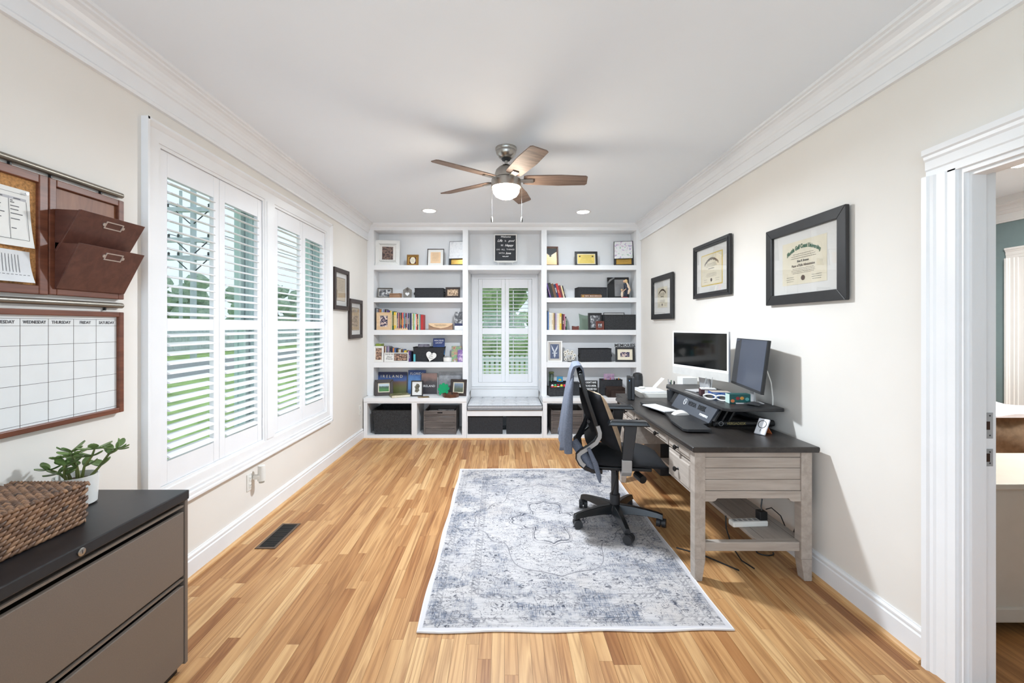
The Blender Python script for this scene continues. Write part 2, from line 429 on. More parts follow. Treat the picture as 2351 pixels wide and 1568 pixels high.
for (a, c) in (WA, WB_):
    # frame that carries the shutters
    f = B(); t = .018
    f.box(XL - .045, a, WZ[0], XL + .010, a + t, WZ[1]).box(XL - .045, c - t, WZ[0], XL + .010, c, WZ[1]).box(XL - .045, a + t, WZ[1] - t, XL + .010, c - t, WZ[1]).box(XL - .045, a + t, WZ[0], XL + .010, c - t, WZ[0] + t)
    f.obj('shutter_frame', M_trim, w1)
    zA, zB = WZ[0] + t + .002, WZ[1] - t - .002; m_ = (a + c) / 2
    mid = (1.393, 1.459); tl = math.radians(15)
    place = ((-.012, -3.27, -.46), PI/2)         # local u -> +y, local t -> -x
    shutter(w1, a + t + .003, m_ - .0015, zA, zB, mid, (14, 15), place, True, tl)
    shutter(w1, m_ + .0015, c - t - .003, zA, zB, mid, (14, 15), place, False, tl)
    # window unit behind: grooved jamb liners, two sashes, glass
    j = B()
    for s_, yy in ((1, a), (-1, c)):
        j.box(XL - .2, yy, WZ[0], XL - .046, yy + s_*.02, WZ[1])
        for k in range(4): j.box(XL - .185 + k*.036, yy + s_*.02, WZ[0], XL - .171 + k*.036, yy + s_*.027, WZ[1])
    j.box(XL - .2, a + .03, WZ[0], XL - .046, c - .03, WZ[0] + .02).box(XL - .2, a + .03, WZ[1] - .02, XL - .046, c - .03, WZ[1])
    j.obj('jamb_liner', M_liner, w1)
    for z0, z1, xo in ((WZ[0] + .02, 1.46, -.115), (1.42, WZ[1] - .02, -.150)):
        s_ = B(); fx0, fx1 = XL + xo, XL + xo + .03; g = .042
        s_.box(fx0, a + .03, z0, fx1, a + .03 + g, z1).box(fx0, c - .03 - g, z0, fx1, c - .03, z1).box(fx0, a + .03 + g, z0, fx1, c - .03 - g, z0 + g).box(fx0, a + .03 + g, z1 - g, fx1, c - .03 - g, z1)
        so = s_.obj('sash', M_liner, w1)
        B().box(fx0 + .013, a + .03 + g, z0 + g, fx0 + .017, c - .03 - g, z1 - g).obj('glass_pane', M_glass, so)

w2 = thing('window_2', None, None, (0, YB, .55), world=True); w2['kind'] = 'structure'
b = B(); a, c, z0, z1 = BW
for q0, q1 in ((-.464, a), (c, .484)): b.box(q0, YB - .016, .53, q1, YB, 2.17)
b.box(a, YB - .016, z1, c, YB, 2.17).box(a, YB - .016, .53, c, YB, z0)
b.obj('casing', M_trim, w2)
b = B(); b.box(-.45, YB - .024, .545, .47, YB - .016, .560).box(-.45, YB - .030, .572, .47, YB - .016, .580).box(-.452, YB - .026, .58, -.430, YB - .016, 2.165).box(.450, YB - .026, .58, .472, YB - .016, 2.165)
b.obj('casing_moulding', M_trim, w2)
t = .016; f = B()
f.box(a, YB - .012, z0, a + t, YB + .045, z1).box(c - t, YB - .012, z0, c, YB + .045, z1).box(a + t, YB - .012, z1 - t, c - t, YB + .045, z1).box(a + t, YB - .012, z0, c - t, YB + .045, z0 + t)
f.obj('shutter_frame', M_trim, w2)
m_ = (a + c) / 2; place = ((0, .01, -.55), 0); mid = (1.302, 1.388)
def sh2(u0, u1, hl, rod):
    return shutter(w2, u0, u1, z0 + t + .002, z1 - t - .002, mid, (11, 11), place, hl, math.radians(8), rod)
sh2(a + t + .003, m_ - .0015, True, m_ - .115); sh2(m_ + .0015, c - t - .003, False, m_ + .115)
s_ = B(); g = .045
for zz0, zz1 in ((z0 + .02, 1.38), (1.34, z1 - .02)):
    s_ = B(); s_.box(a + .02, YB + .13, zz0, a + .02 + g, YB + .16, zz1).box(c - .02 - g, YB + .13, zz0, c - .02, YB + .16, zz1).box(a + .02 + g, YB + .13, zz0, c - .02 - g, YB + .16, zz0 + g).box(a + .02 + g, YB + .13, zz1 - g, c - .02 - g, YB + .16, zz1)
    so = s_.obj('sash', M_liner, w2)
    B().box(a + .02 + g, YB + .142, zz0 + g, c - .02 - g, YB + .147, zz1 - g).obj('glass_pane', M_glass, so)
b = B(); b.box(a, YB + .046, z0, a + .02, YB + .2, z1).box(c - .02, YB + .046, z0, c, YB + .2, z1).box(a + .02, YB + .046, z1 - .02, c - .02, YB + .2, z1).box(a + .02, YB + .046, z0, c - .02, YB + .2, z0 + .02)
b.obj('jamb_liner', M_liner, w2)

# ------------------------------------------------------------------ doorway in the right wall
d1 = thing('door_1', None, None, (XR, 1.70, 0), world=True); d1['kind'] = 'structure'
DY0, DY1, DZ = .86, 1.70, 2.03
cas = [(0, 0), (-.014, 0), (-.014, .030), (-.018, .036), (-.018, .070), (-.024, .078), (-.026, .090), (-.034, .096), (-.034, .118), (0, .118)]
B().prism([(XR + u, DY1 + v) for u, v in cas], 'xy', 0, DZ + .006).obj('casing', M_trim, d1)
B().prism([(XR + u, DY0 - v) for u, v in cas], 'xy', 0, DZ + .006).obj('casing', M_trim, d1)
B().prism([(XR + u, DZ + v) for u, v in cas], 'xz', DY0 - .118, DY1 + .118).obj('casing', M_trim, d1)
b = B(); b.box(XR, DY1 - .018, 0, XR + .125, DY1, DZ).box(XR, DY0, 0, XR + .125, DY0 + .018, DZ).box(XR, DY0 + .018, DZ - .018, XR + .125, DY1 - .018, DZ)
b.obj('jamb', M_trim, d1)
b = B(); b.box(XR + .02, DY1 - .030, 0, XR + .075, DY1 - .018, DZ - .018).box(XR + .02, DY0 + .018, 0, XR + .075, DY0 + .030, DZ - .018).box(XR + .02, DY0 + .03, DZ - .030, XR + .075, DY1 - .03, DZ - .018)
b.obj('door_stop', M_trim, d1)
B().box(XR + .0755, DY1 - .0215, 0, XR + .0805, DY1 - .018, DZ - .02).obj('gap_shade_strip', mat('gap_shade_grey', (120, 120, 116), .8), d1)  # dark strip painted in for the shade in the door stop gap
M_strike = mat('worn_steel_plate', (168, 168, 168), .4, metal=.1, var=.15)
M_hole = mat('brown_latch_hole', (58, 38, 26), .8)
for z0, z1 in ((.985, 1.085), (.878, .945)):
    pl = B().box(XR + .084, DY1 - .0195, z0, XR + .112, DY1 - .018, z1).obj('strike_plate', M_strike, d1)
    B().box(XR + .086, DY1 - .0202, (z0+z1)/2 - .016, XR + .1, DY1 - .0195, (z0+z1)/2 + .016).obj('latch_hole', M_hole, pl)
    for zz in (z0 + .012, z1 - .012): B().cyl((XR + .1, DY1 - .0202, zz), (XR + .1, DY1 - .0194, zz), .0032, n=8).obj('screw', M_dark, pl)

# ------------------------------------------------------------------ bedroom seen through the doorway
M_blue = mat('blue_grey_bedroom_paint', (128, 148, 152), .7, var=.03)
X2 = 5.83
struct(B().box(XR + .125, -1.0, -.05, X2 + .2, 7.2, 0), 'floor_bedroom', woodmat('bedroom_oak', (130, 84, 46), (196, 142, 88), (30, 2, 30)))
struct(B().box(XR + .125, -1.0, 2.9, X2 + .2, 7.2, 3.0), 'ceiling_bedroom', M_ceil)
struct(B().box(X2, -1, 0, X2 + .2, 7.2, 2.9), 'wall_bedroom_far', M_blue)
struct(B().box(XR + .125, 7.0, 0, X2, 7.2, 2.9), 'wall_bedroom_back', M_blue)
struct(B().box(XR + .125, -1.0, 0, X2, -.8, 2.9), 'wall_bedroom_front', M_blue)
struct(B().box(XR + .126, 1.83, 0, XR + .14, 7.0, 2.9), 'wall_bedroom_near', M_blue)
struct(B().prism([(X2 - u*1.2, z + .16 - .06) for u, z in crown[:-2]] + [(X2 - .12, 2.9), (X2, 2.9)], 'xz', -1, 7), 'trim_7', M_trim)
area_light('bedroom_fill_light', (4.4, 3.2, 2.86), (0, 0, 0), .5, .5, 48, (1, .95, .88), 'DISK')  # added fill that brightens the bedroom, apart from its fan globe
d2 = thing('door_2', None, None, (X2, 4.55, 0), world=True); d2['kind'] = 'structure'
b = B(); b.prism([(X2 + u, 4.93 + v) for u, v in cas], 'xy', 0, 2.2); b.prism([(X2 + u, 2.2 + v) for u, v in cas], 'xz', 4.05, 5.048); b.prism([(X2 + u, 4.05 - v) for u, v in cas], 'xy', 0, 2.318)
b.obj('casing', M_trim, d2)
B().box(X2 - .008, 4.05, 0, X2, 4.93, 2.2).obj('door_leaf', M_shut, d2)
for zz in ((.25, 1.0), (1.15, 2.0)):
    for yy in ((4.15, 4.44), (4.54, 4.83)): B().box(X2 - .014, yy[0], zz[0], X2 - .008, yy[1], zz[1]).obj('panel', M_shut, d2, bevel=.004)
# ------------------------------------------------------------------ outdoors
GZ = -.4
M_grass = mat('lawn', (150, 178, 104), .9, var=.35, scale=1.5, bump=.3)
g_ = B().box(-160, -30, GZ - .2, -2.05, 170, GZ).obj('lawn', M_grass); g_['kind'] = 'structure'
g_ = B().box(-2.05, 6.6, GZ - .2, 60, 170, GZ).obj('back_lawn', M_grass); g_['kind'] = 'structure'
r_ = B().box(-15.5, -30, GZ, -11.0, 170, GZ + .02).obj('asphalt_road', mat('asphalt', (142, 144, 146), .9, var=.15)); r_['kind'] = 'structure'
def leafmat(name, a, b_, c):
    m, nt, p = _new(name)
    tc = N(nt, 'ShaderNodeNewGeometry'); n1 = N(nt, 'ShaderNodeTexNoise', Scale=1.6, Detail=8.0, Roughness=.75); L(nt, tc.outputs['Position'], n1.inputs['Vector'])
    L(nt, ramp(nt, n1.outputs['Fac'], [(.3, a), (.5, b_), (.7, c)]), p.inputs['Base Color']); p.inputs['Roughness'].default_value = .8
    bp = N(nt, 'ShaderNodeBump', Strength=1.0, Distance=.25); L(nt, n1.outputs['Fac'], bp.inputs['Height']); L(nt, bp.outputs[0], p.inputs['Normal'])
    return m
M_leafA = leafmat('far_tree_leaves', (124, 146, 132), (162, 184, 162), (200, 214, 188))  # distance haze is mixed into these pale, greyed leaf colours
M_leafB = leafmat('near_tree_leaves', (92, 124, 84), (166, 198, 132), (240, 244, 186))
M_bark = mat('tree_bark', (92, 78, 66), .9, var=.3)
def tree(name, label, x, y, h, w, ml, seed, group, trunk=.25):
    rr = random.Random(seed); t = thing(name, label, 'tree', (x, y, GZ), group=group)
    b = B()
    for k in range(26):
        a = rr.uniform(0, 2*PI); q = rr.random() ** .6; zz = trunk * h + (1 - trunk) * h * rr.random()
        s = w * rr.uniform(.14, .3); wid = w * (1 - .55 * ((zz / h - .5) * 2) ** 2) * .62
        b.ell((q * wid * math.cos(a), q * wid * math.sin(a), zz), (s, s, s * rr.uniform(.6, .9)), 8, 6)
    b.v = [v + Vector((rr.uniform(-1, 1), rr.uniform(-1, 1), rr.uniform(-1, 1))) * w * .035 for v in b.v]
    b.obj('crown', ml, t)
    B().tube([(0, 0, 0), (.1, 0, h * .3), (0, .1, h * .6)], [w * .06, w * .05, w * .03], 8).obj('trunk', M_bark, t)
tr = [(-58, 70, 9.5, 7.5, 'leftmost of the trees beyond the road'), (-45, 62, 8.0, 6.2, 'second tree from the left beyond the road'), (-33.5, 56, 6.6, 4.6, 'low rounded tree beyond the road behind the fence'), (-46, 88, 9.4, 7.5, 'tall tree in the middle of those beyond the road'), (-31, 92, 9.5, 7.0, 'rightmost tree beyond the road, seen through far shutter panels')]
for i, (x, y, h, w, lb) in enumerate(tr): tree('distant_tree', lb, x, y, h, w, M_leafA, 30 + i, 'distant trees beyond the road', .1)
nt_ = [(-1.45, 15.2, 5.8, 1.5, 'bright leafy tree left of centre outside the back window'), (1.5, 15.4, 5.6, 1.5, 'bright leafy tree right of centre outside the back window'), (0, 22, 8, 4.4, 'large dense tree further back outside the back window')]
for i, (x, y, h, w, lb) in enumerate(nt_): tree('garden_tree', lb, x, y, h, w, M_leafB, 60 + i, 'garden trees beyond the back window', .02)
# paling fence across the road, white picket fence behind the back window
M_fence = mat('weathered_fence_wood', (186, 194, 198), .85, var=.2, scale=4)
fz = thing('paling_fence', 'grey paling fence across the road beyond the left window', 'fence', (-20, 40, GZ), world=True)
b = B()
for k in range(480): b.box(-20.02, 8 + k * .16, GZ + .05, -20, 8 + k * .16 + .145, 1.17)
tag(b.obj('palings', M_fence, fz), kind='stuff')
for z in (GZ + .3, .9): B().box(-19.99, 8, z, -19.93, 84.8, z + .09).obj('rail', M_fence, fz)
M_wf = mat('white_fence_paint', (222, 230, 232), .6)
fz = thing('picket_fence', 'white picket fence below the trees outside the back window', 'fence', (0, 10.5, GZ), world=True)
b = B()
for k in range(60): b.box(-3.2 + k * .12, 10.5, GZ, -3.2 + k * .12 + .075, 10.52, .70)
tag(b.obj('pickets', M_wf, fz), kind='stuff')
for z in (.12, .55): B().box(-3.2, 10.52, z, 4.0, 10.56, z + .09).obj('rail', M_wf, fz)
# utility poles
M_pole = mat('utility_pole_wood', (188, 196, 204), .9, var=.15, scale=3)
def pole(px, Y, r, label, arms):
    x = (px - VPX) * Y / FPX
    t = thing('utility_pole', label, 'utility pole', (x, Y, GZ), world=True)
    B().cyl((x, Y, GZ), (x, Y, 13.5), r, r * .8, 12).obj('post', M_pole, t, smooth=True)
    for z, ln in arms:
        a = B().box(x - ln, Y - .09, z - .12, x + ln, Y + .09, z + .12).obj('crossarm', M_pole, t)
        for s in (-.9, -.55, .55, .9):
            B().lathe([(.03, 0), (.07, .05), (.04, .09), (.07, .14), (.02, .2)], 8, (x + s * ln, Y, z + .12)).obj('insulator', M_dark, a)
        for s in (-1, 1): B().tube([(x + s * ln * .55, Y - .1, z - .12), (x + s * .1, Y - .1, z - .75)], .03, 5).obj('brace', M_dark, a)
    return t
PX = (444 - VPX) * 23 / FPX
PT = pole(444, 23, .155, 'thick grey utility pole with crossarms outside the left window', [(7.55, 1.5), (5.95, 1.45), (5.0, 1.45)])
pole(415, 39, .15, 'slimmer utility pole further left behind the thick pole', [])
for k, (z, dx) in enumerate(((7.87, -1.35), (7.87, 1.35), (6.27, -1.3), (6.27, 1.3), (5.3, 1.3))):
    pts = [(PX + dx + .9 * q / 30, 23 + q, z + .9 * (q / 40) ** 2) for q in range(0, 92, 8)]
    B().tube(pts, .018, 4).obj('power_line', M_dark, PT)
sd = thing('shed', 'small grey gabled outbuilding beyond the road', 'building', (-43, 106, GZ), world=True)
B().box(-46, 104, GZ, -40, 108, 2.6).obj('walls', mat('shed_wall', (176, 182, 188), .8), sd)
B().prism([(-46.4, 2.6), (-39.6, 2.6), (-43, 4.8)], 'xz', 103.7, 108.3).obj('roof', mat('shed_roof', (120, 126, 134), .8), sd)
# ------------------------------------------------------------------ built-in bookcases and window seat
YBASE, YBK, YIN = 5.44, 5.94, 5.88
Z1, Z2, Z3, Z4, Z5 = 2.204, 1.784, 1.3665, .951, .519          # tops of the shelves, bottom one is the counter
TOPZ = 2.655
def bookcase(label, x0, x1, o0, o1, wall_side):
    t = thing('built_in_bookcase', label, 'bookcase', ((x0 + x1) / 2, YU, 0), world=True)
    B().box(x0, YU, Z5, o0, YIN, 2.675).obj('side_panel', M_case, t)
    B().box(o1, YU, Z5, x1, YIN, 2.675).obj('side_panel', M_case, t)
    B().box(o0, YU, TOPZ, o1, YIN, 2.675).obj('top_rail', M_case, t)
    B().box(o0, YIN, Z5, o1, YIN + .012, 2.675).obj('back_panel', M_case, t)
    for zt, th in ((Z1, .061), (Z2, .060), (Z3, .064), (Z4, .070)): B().box(o0 + .0005, YU - .001, zt - th, o1 - .0005, YIN - .001, zt).obj('shelf', M_case, t, bevel=.0015)
    return t
BL = bookcase('tall white built-in bookcase left of the window seat', XL + .002, -.4645, -1.683, -.534, -1)
BR = bookcase('tall white built-in bookcase right of the window seat', .4845, XR - .002, .553, 1.711, 1)
def basecab(label, x0, x1, ops, top_x0, top_x1):
    t = thing('base_cabinet', label, 'cabinet', ((x0 + x1) / 2, YBASE, 0), world=True)
    zt, zb = .452, .052
    B().box(top_x0, YBASE - .008, .470, top_x1, YIN, Z5).obj('countertop', M_case, t, bevel=.002)
    B().box(x0, YBASE, zt, x1, YBASE + .02, .470).obj('top_rail', M_case, t)
    B().box(x0, YBASE, 0, x1, YBK, zb).obj('plinth', M_case, t)
    xs = [x0] + [v for o in ops for v in o] + [x1]
    for k in range(0, len(xs), 2): B().box(xs[k], YBASE, zb, xs[k+1], YBK, zt).obj('upright', M_case, t)
    B().box(x0, YBK, zb, x1, YBK + .01, .47).obj('back_panel', M_case, t)
    return t
basecab('low white cubby cabinet under the left bookcase', XL + .018, -.4665, [(-1.708, -1.154), (-1.087, -.5235)], XL + .018, -.4655)
basecab('low white cubby cabinet under the right bookcase', .4865, XR - .018, [(.5375, 1.10), (1.167, 1.72)], .4855, XR - .018)
t = thing('window_seat', 'white built-in bench with an open cubby below the window', 'bench', (.01, YBASE, 0), world=True)
B().box(-.464, YBASE, .2915, .484, YB - .031, .364).obj('seat_board', M_case, t, bevel=.002)
B().box(-.464, YBASE, 0, .484, YBK, .0627).obj('plinth', M_case, t)
B().box(-.464, YBASE, .0627, -.4537, YBK, .2915).obj('upright', M_case, t); B().box(.473, YBASE, .0627, .484, YBK, .2915).obj('upright', M_case, t)
B().box(-.464, YBK, .0627, .484, YBK + .01, .2915).obj('back_panel', M_case, t)
B().box(-.464, YB - .03, .364, .484, YB - .017, .528).obj('back_board', M_case, t)
t = thing('overhead_cubby', 'white open cubby above the window holding the letter board', 'cabinet', (.01, YU, 2.143), world=True)
B().box(-.4635, YU, 2.143, .4835, YB - .031, Z1).obj('bottom_board', M_case, t)
B().box(-.4635, YU, 2.655, .4835, YB - .031, 2.675).obj('top_rail', M_case, t)
B().box(-.4635, YIN, Z1, .4835, YIN + .012, 2.655).obj('back_panel', M_case, t)
for x0, x1 in ((-.464, -.4605), (.4805, .484)):
    B().box(x0, YIN + .013, .53, x1, YB - .031, 2.14).obj('niche_side', M_case, t)

# seat cushion: tufted grey pad with dark piping
M_cush = mat('pale_grey_ticking', (208, 209, 212), .9, var=.09, scale=60, bump=.3, bscale=200)
M_cushs = mat('grey_cushion_side', (150, 151, 154), .9, var=.08, scale=60, bump=.3, bscale=200)
M_pipe = mat('charcoal_piping', (66, 68, 72), .8)
t = thing('seat_cushion', 'grey tufted cushion with dark piping on the window seat', 'cushion', (.01, YBASE, .364), world=True)
cx0, cx1, cy0, cy1, cz0, cz1 = -.458, .478, 5.425, 6.09, .3645, .432
def ctop(u, v):
    x = cx0 + (cx1 - cx0) * u; y = cy0 + (cy1 - cy0) * v
    tuft = abs(math.sin(PI * u * 6)) ** .35 * abs(math.sin(PI * v * 3)) ** .35
    return (x, y, cz1 - .012 + .020 * tuft)
b = B().grid(ctop, 36, 18, lambda u, v: (cx0 + (cx1 - cx0) * u, cy0 + (cy1 - cy0) * v, cz1 - .03)); b.obj('top_cover', M_cush, t, smooth=True)
B().box(cx0 + .002, cy0 + .002, cz0, cx1 - .002, cy1 - .002, cz1 - .014).obj('side_band', M_cushs, t, bevel=.006)
for z in (cz0 + .005, cz1 - .012): B().tube([(cx0, cy0, z), (cx1, cy0, z + .002), (cx1, cy1, z), (cx0, cy1, z)], .0045, 6, closed=True).obj('piping', M_pipe, t)

# ------------------------------------------------------------------ fabric bins and crates
def wovenmat(name, a, b_, sc=120):
    if name in MATS: return MATS[name]
    m, nt, p = _new(name)
    tc = N(nt, 'ShaderNodeTexCoord'); ck = N(nt, 'ShaderNodeTexChecker', Scale=float(sc)); L(nt, tc.outputs['Object'], ck.inputs['Vector'])
    ck.inputs['Color1'].default_value = lin(a); ck.inputs['Color2'].default_value = lin(b_)
    no = N(nt, 'ShaderNodeTexNoise', Scale=60.0, Detail=3.0); L(nt, tc.outputs['Object'], no.inputs['Vector'])
    c = mix(nt, .5, ck.outputs['Color'], ramp(nt, no.outputs['Fac'], [(.35, a), (.7, b_)])); L(nt, c, p.inputs['Base Color'])
    p.inputs['Roughness'].default_value = .85
    bp = N(nt, 'ShaderNodeBump', Strength=.5, Distance=.002); L(nt, ck.outputs['Fac'], bp.inputs['Height']); L(nt, bp.outputs[0], p.inputs['Normal'])
    MATS[name] = m; return m
M_bin = wovenmat('black_woven_strap', (30, 31, 33), (66, 67, 69), 90)
M_binf = wovenmat('black_felt_fabric', (36, 37, 40), (58, 59, 63), 260)
M_inside = mat('bin_inside', (16, 16, 18), .9)
def bin_(name, label, x, y, z, w, d, h, rz=0, mt=None, taper=0.0, group=None, handles=False, lid=False, flaps=False):
    """open box: four sides, floor and rim; front face is local -y"""
    t = thing(name, label, 'storage bin', (x, y, z), rz, group); mt = mt or M_binf; th = .008; a = taper
    def wall(p0, p1):
        (x0, y0), (x1, y1) = p0, p1
        return x0, y0, x1, y1
    W2, D2 = w / 2, d / 2
    def ring(k): return [(-W2 + k, -D2 + k), (W2 - k, -D2 + k), (W2 - k, D2 - k), (-W2 + k, D2 - k)]
    o0, o1, i0, i1 = ring(a), ring(0), ring(a + th), ring(th)
    vs = [(*p, 0) for p in o0] + [(*p, h) for p in o1] + [(*p, .008) for p in i0] + [(*p, h) for p in i1]
    fs = [(3, 2, 1, 0), (8, 9, 10, 11)]
    for k in range(4):
        n = (k + 1) % 4; fs += [(k, n, 4 + n, 4 + k), (8 + n, 8 + k, 12 + k, 12 + n), (4 + k, 4 + n, 12 + n, 12 + k)]
    B().add(vs, fs).obj('body', mt, t)
    r = B(); e = .004
    for p, q in zip(o1, o1[1:] + o1[:1]): r.tube([(*p, h), (*q, h)], .004, 6)
    r.obj('rim', M_inside, t)
    if handles:
        for s in (-1, 1):
            B().tube([(s * (W2 - .006), -.02, h * .62), (s * (W2 + .016), -.02, h * .58), (s * (W2 + .022), -.02, h * .45), (s * (W2 + .014), -.02, h * .33), (s * (W2 - .006), -.02, h * .3)], .007, 6).obj('handle', M_inside, t)
    if lid: B().box(-W2 - .003, -D2 - .003, h - .004, W2 + .003, D2 + .003, h + .012).obj('lid', mt, t, bevel=.003)
    return t
M_crate = woodmat('grey_stained_wood', (72, 66, 64), (122, 114, 110), (3, 40, 40))
def crate(label, x, y, z, w, d, h, group=None):
    t = thing('wooden_crate', label, 'crate', (x, y, z), 0, group); W2, D2 = w / 2, d / 2
    n = 4
    for k in range(n):
        z0 = h * k / n; z1 = h * (k + 1) / n - .003
        B().box(-W2 + .022, -D2 + .004, z0, W2 - .022, -D2 + .014, z1).obj('slat', M_crate, t, bevel=.0015)
        B().box(-W2 + .022, D2 - .014, z0, W2 - .022, D2 - .004, z1).obj('slat', M_crate, t, bevel=.0015)
        for s in (-1, 1): B().box(s * (W2 - .014), -D2 + .022, z0, s * (W2 - .004), D2 - .022, z1).obj('slat', M_crate, t, bevel=.0015)
    for sx in (-1, 1):
        for sy in (-1, 1): B().box(sx * W2, sy * D2, 0, sx * (W2 - .022), sy * (D2 - .022), h).obj('corner_post', M_crate, t, bevel=.002)
    B().box(-W2 + .022, -D2 - .003, h - .05, W2 - .022, -D2 + .004, h).obj('top_slat', M_crate, t, bevel=.0015)
    B().box(-.032, -D2 - .0045, h - .034, .032, -D2 - .003, h - .018).obj('handle_slot', M_inside, t)
    B().box(-W2 + .014, -D2 + .014, .002, W2 - .014, D2 - .014, .012).obj('bottom_board', M_crate, t)
    return t
# base cubbies
bin_('woven_bin', 'large black woven bin in the leftmost floor cubby', -1.40, 5.68, .053, .50, .42, .307, mt=M_bin, taper=.02)
crate('grey wooden crate holding magazines in the second floor cubby', -.805, 5.68, .053, .41, .40, .30)
M_mag = picmat('magazine_cover', [(.3, (60, 56, 60)), (.45, (200, 200, 205)), (.55, (226, 224, 222)), (.7, (150, 120, 120))], 20)
for k, (dx, dy, rz) in enumerate(((-.04, -.06, 8), (.05, -.02, -4))):
    b = B(Matrix.Rotation(math.radians(-25), 4, 'X')); b.box(-.105, -.006, 0, .105, .006, .285)
    o = b.obj('magazine', M_mag); o.location = (-.81 + dx, 5.58 + dy, .07); o.rotation_euler = (0, 0, math.radians(rz))
    tag(o, ('left' if k == 0 else 'right') + ' one of two magazines sticking out of the grey crate', 'magazine')
bin_('fabric_bin', 'left of two black bins in the cubby under the cushion', -.232, 5.66, .063, .43, .40, .215, mt=M_binf, flaps=True)
bin_('fabric_bin', 'right of two black bins in the cubby under the cushion', .245, 5.66, .063, .43, .40, .215, mt=M_binf, flaps=True)
crate('grey wooden crate in the floor cubby behind the office chair', .80, 5.70, .053, .41, .40, .30)
bin_('woven_bin', 'black bin in the rightmost floor cubby beside the desk', 1.44, 5.70, .053, .46, .40, .28, mt=M_bin)
# ------------------------------------------------------------------ picture frames, plaques and signs
M_fblack = mat('black_frame_wood', (34, 33, 34), .4, var=.15, scale=30)
M_fdark = mat('dark_brown_frame', (54, 42, 38), .4, var=.2, scale=30)
M_fbrown = woodmat('walnut_frame', (74, 44, 32), (112, 70, 50), (30, 30, 30))
M_fwhite = mat('white_frame', (236, 234, 230), .45, var=.03)
M_fpine = woodmat('pine_frame', (214, 178, 138), (238, 208, 170), (6, 30, 30))
M_matw = mat('white_mat_board', (236, 233, 228), .8, var=.02)
M_gold = mat('brass_plate', (206, 164, 82), .28, metal=.55, var=.1, scale=14)
M_goldl = mat('gold_paper', (236, 208, 110), .45, metal=.1, var=.06)
def SX(px, Y): return (px - VPX) * Y / FPX
def frame(name, label, cat, x, y, z, w, h, rz=0, tilt=8, fw=.02, d=.016, fm=None, pm=None, mw=0, mm=None, mwz=None, stand=True, glass=False, step=0, group=None):
    """framed picture standing or hanging, front towards local -y; returns the thing and the tilt matrix"""
    t = thing(name, label, cat, (x, y, z), rz, group); R = Matrix.Rotation(math.radians(-tilt), 4, 'X')
    fm = fm or M_fblack; b = B(R); W2 = w / 2
    b.prism([(-W2, 0), (W2, 0), (W2 - fw, fw), (-W2 + fw, fw)], 'xz', -d, 0); b.prism([(-W2, h), (-W2 + fw, h - fw), (W2 - fw, h - fw), (W2, h)], 'xz', -d, 0)
    b.prism([(-W2, 0), (-W2 + fw, fw), (-W2 + fw, h - fw), (-W2, h)], 'xz', -d, 0); b.prism([(W2, 0), (W2, h), (W2 - fw, h - fw), (W2 - fw, fw)], 'xz', -d, 0)
    b.obj('frame', fm, t, bevel=min(.003, d / 5))
    if step:
        b = B(R); k = fw * .45
        for q0, q1, r0, r1 in ((-W2 + k, W2 - k, k, k + .008), (-W2 + k, W2 - k, h - k - .008, h - k), (-W2 + k, -W2 + k + .008, k + .008, h - k - .008), (W2 - k - .008, W2 - k, k + .008, h - k - .008)): b.box(q0, -d - step, r0, q1, -d, r1)
        b.obj('frame_bead', fm, t)
    iw, ih = W2 - fw, h - fw
    B(R).box(-iw, -.004, fw, iw, -.0005, ih).obj('backing', mm or M_matw, t)
    if pm: B(R).box(-iw + mw, -.0055, fw + (mw if mwz is None else mwz), iw - mw, -.0042, ih - (mw if mwz is None else mwz)).obj('picture', pm, t)
    if glass: B(R).box(-iw, -.0095, fw, iw, -.0085, ih).obj('glass', M_pane, t)
    if stand:
        foot = h * .6 * math.sin(math.radians(tilt)) + .045
        a = R @ Vector((0, 0, h * .6)); B().hexa([(-.02, foot, 0), (.02, foot, 0), (.02, foot + .003, 0), (-.02, foot + .003, 0)], [(-.02, a.y, a.z), (.02, a.y, a.z), (.02, a.y + .003, a.z), (-.02, a.y + .003, a.z)]).obj('easel_back', M_fdark, t)
    return t, R
def lines(t, R, x0, x1, z0, z1, n, mt, y=-.006, th=.0022, rag=.25, seed=1, name='print'):
    """rows of small printed lines as one flat printed part"""
    rr = random.Random(seed); b = B(R)
    for k in range(n):
        z = z1 - (z1 - z0) * (k + .5) / n; c = (x0 + x1) / 2; hw = (x1 - x0) / 2 * (1 - rag * rr.random()); x = c - hw
        while x < c + hw:
            l = rr.uniform(.006, .018) * max(.6, (x1 - x0) / .25); b.box(x, y - .0004, z - th / 2, min(x + l, c + hw), y, z + th / 2); x += l + .004
    o = b.obj(name, mt, t); o['kind'] = 'stuff'; return o
M_photo1 = picmat('team_photo', [(.3, (40, 36, 44)), (.45, (96, 80, 76)), (.55, (150, 122, 108)), (.7, (70, 66, 80))], 34, 6)
M_photo2 = picmat('group_photo', [(.3, (30, 26, 30)), (.48, (120, 92, 80)), (.58, (214, 176, 148)), (.72, (60, 52, 56))], 40, 5, off=3)
M_photo3 = picmat('couple_photo', [(.34, (28, 28, 46)), (.47, (60, 58, 92)), (.56, (220, 190, 176)), (.66, (240, 236, 232))], 30, 3, off=5)
M_photobw = picmat('black_and_white_photo', [(.3, (18, 18, 20)), (.5, (110, 110, 114)), (.64, (214, 214, 214))], 34, 5, off=8)
M_field = picmat('green_field_photo', [(.0, (40, 92, 44)), (.38, (66, 128, 58)), (.52, (52, 76, 60)), (.6, (190, 206, 216)), (1, (222, 230, 234))], 26, 4, grad=.85, span=.21)
M_scene = picmat('landscape_photo', [(.0, (54, 62, 50)), (.4, (96, 104, 84)), (.55, (120, 134, 150)), (.8, (196, 208, 220))], 22, 5, grad=.8, span=.24)
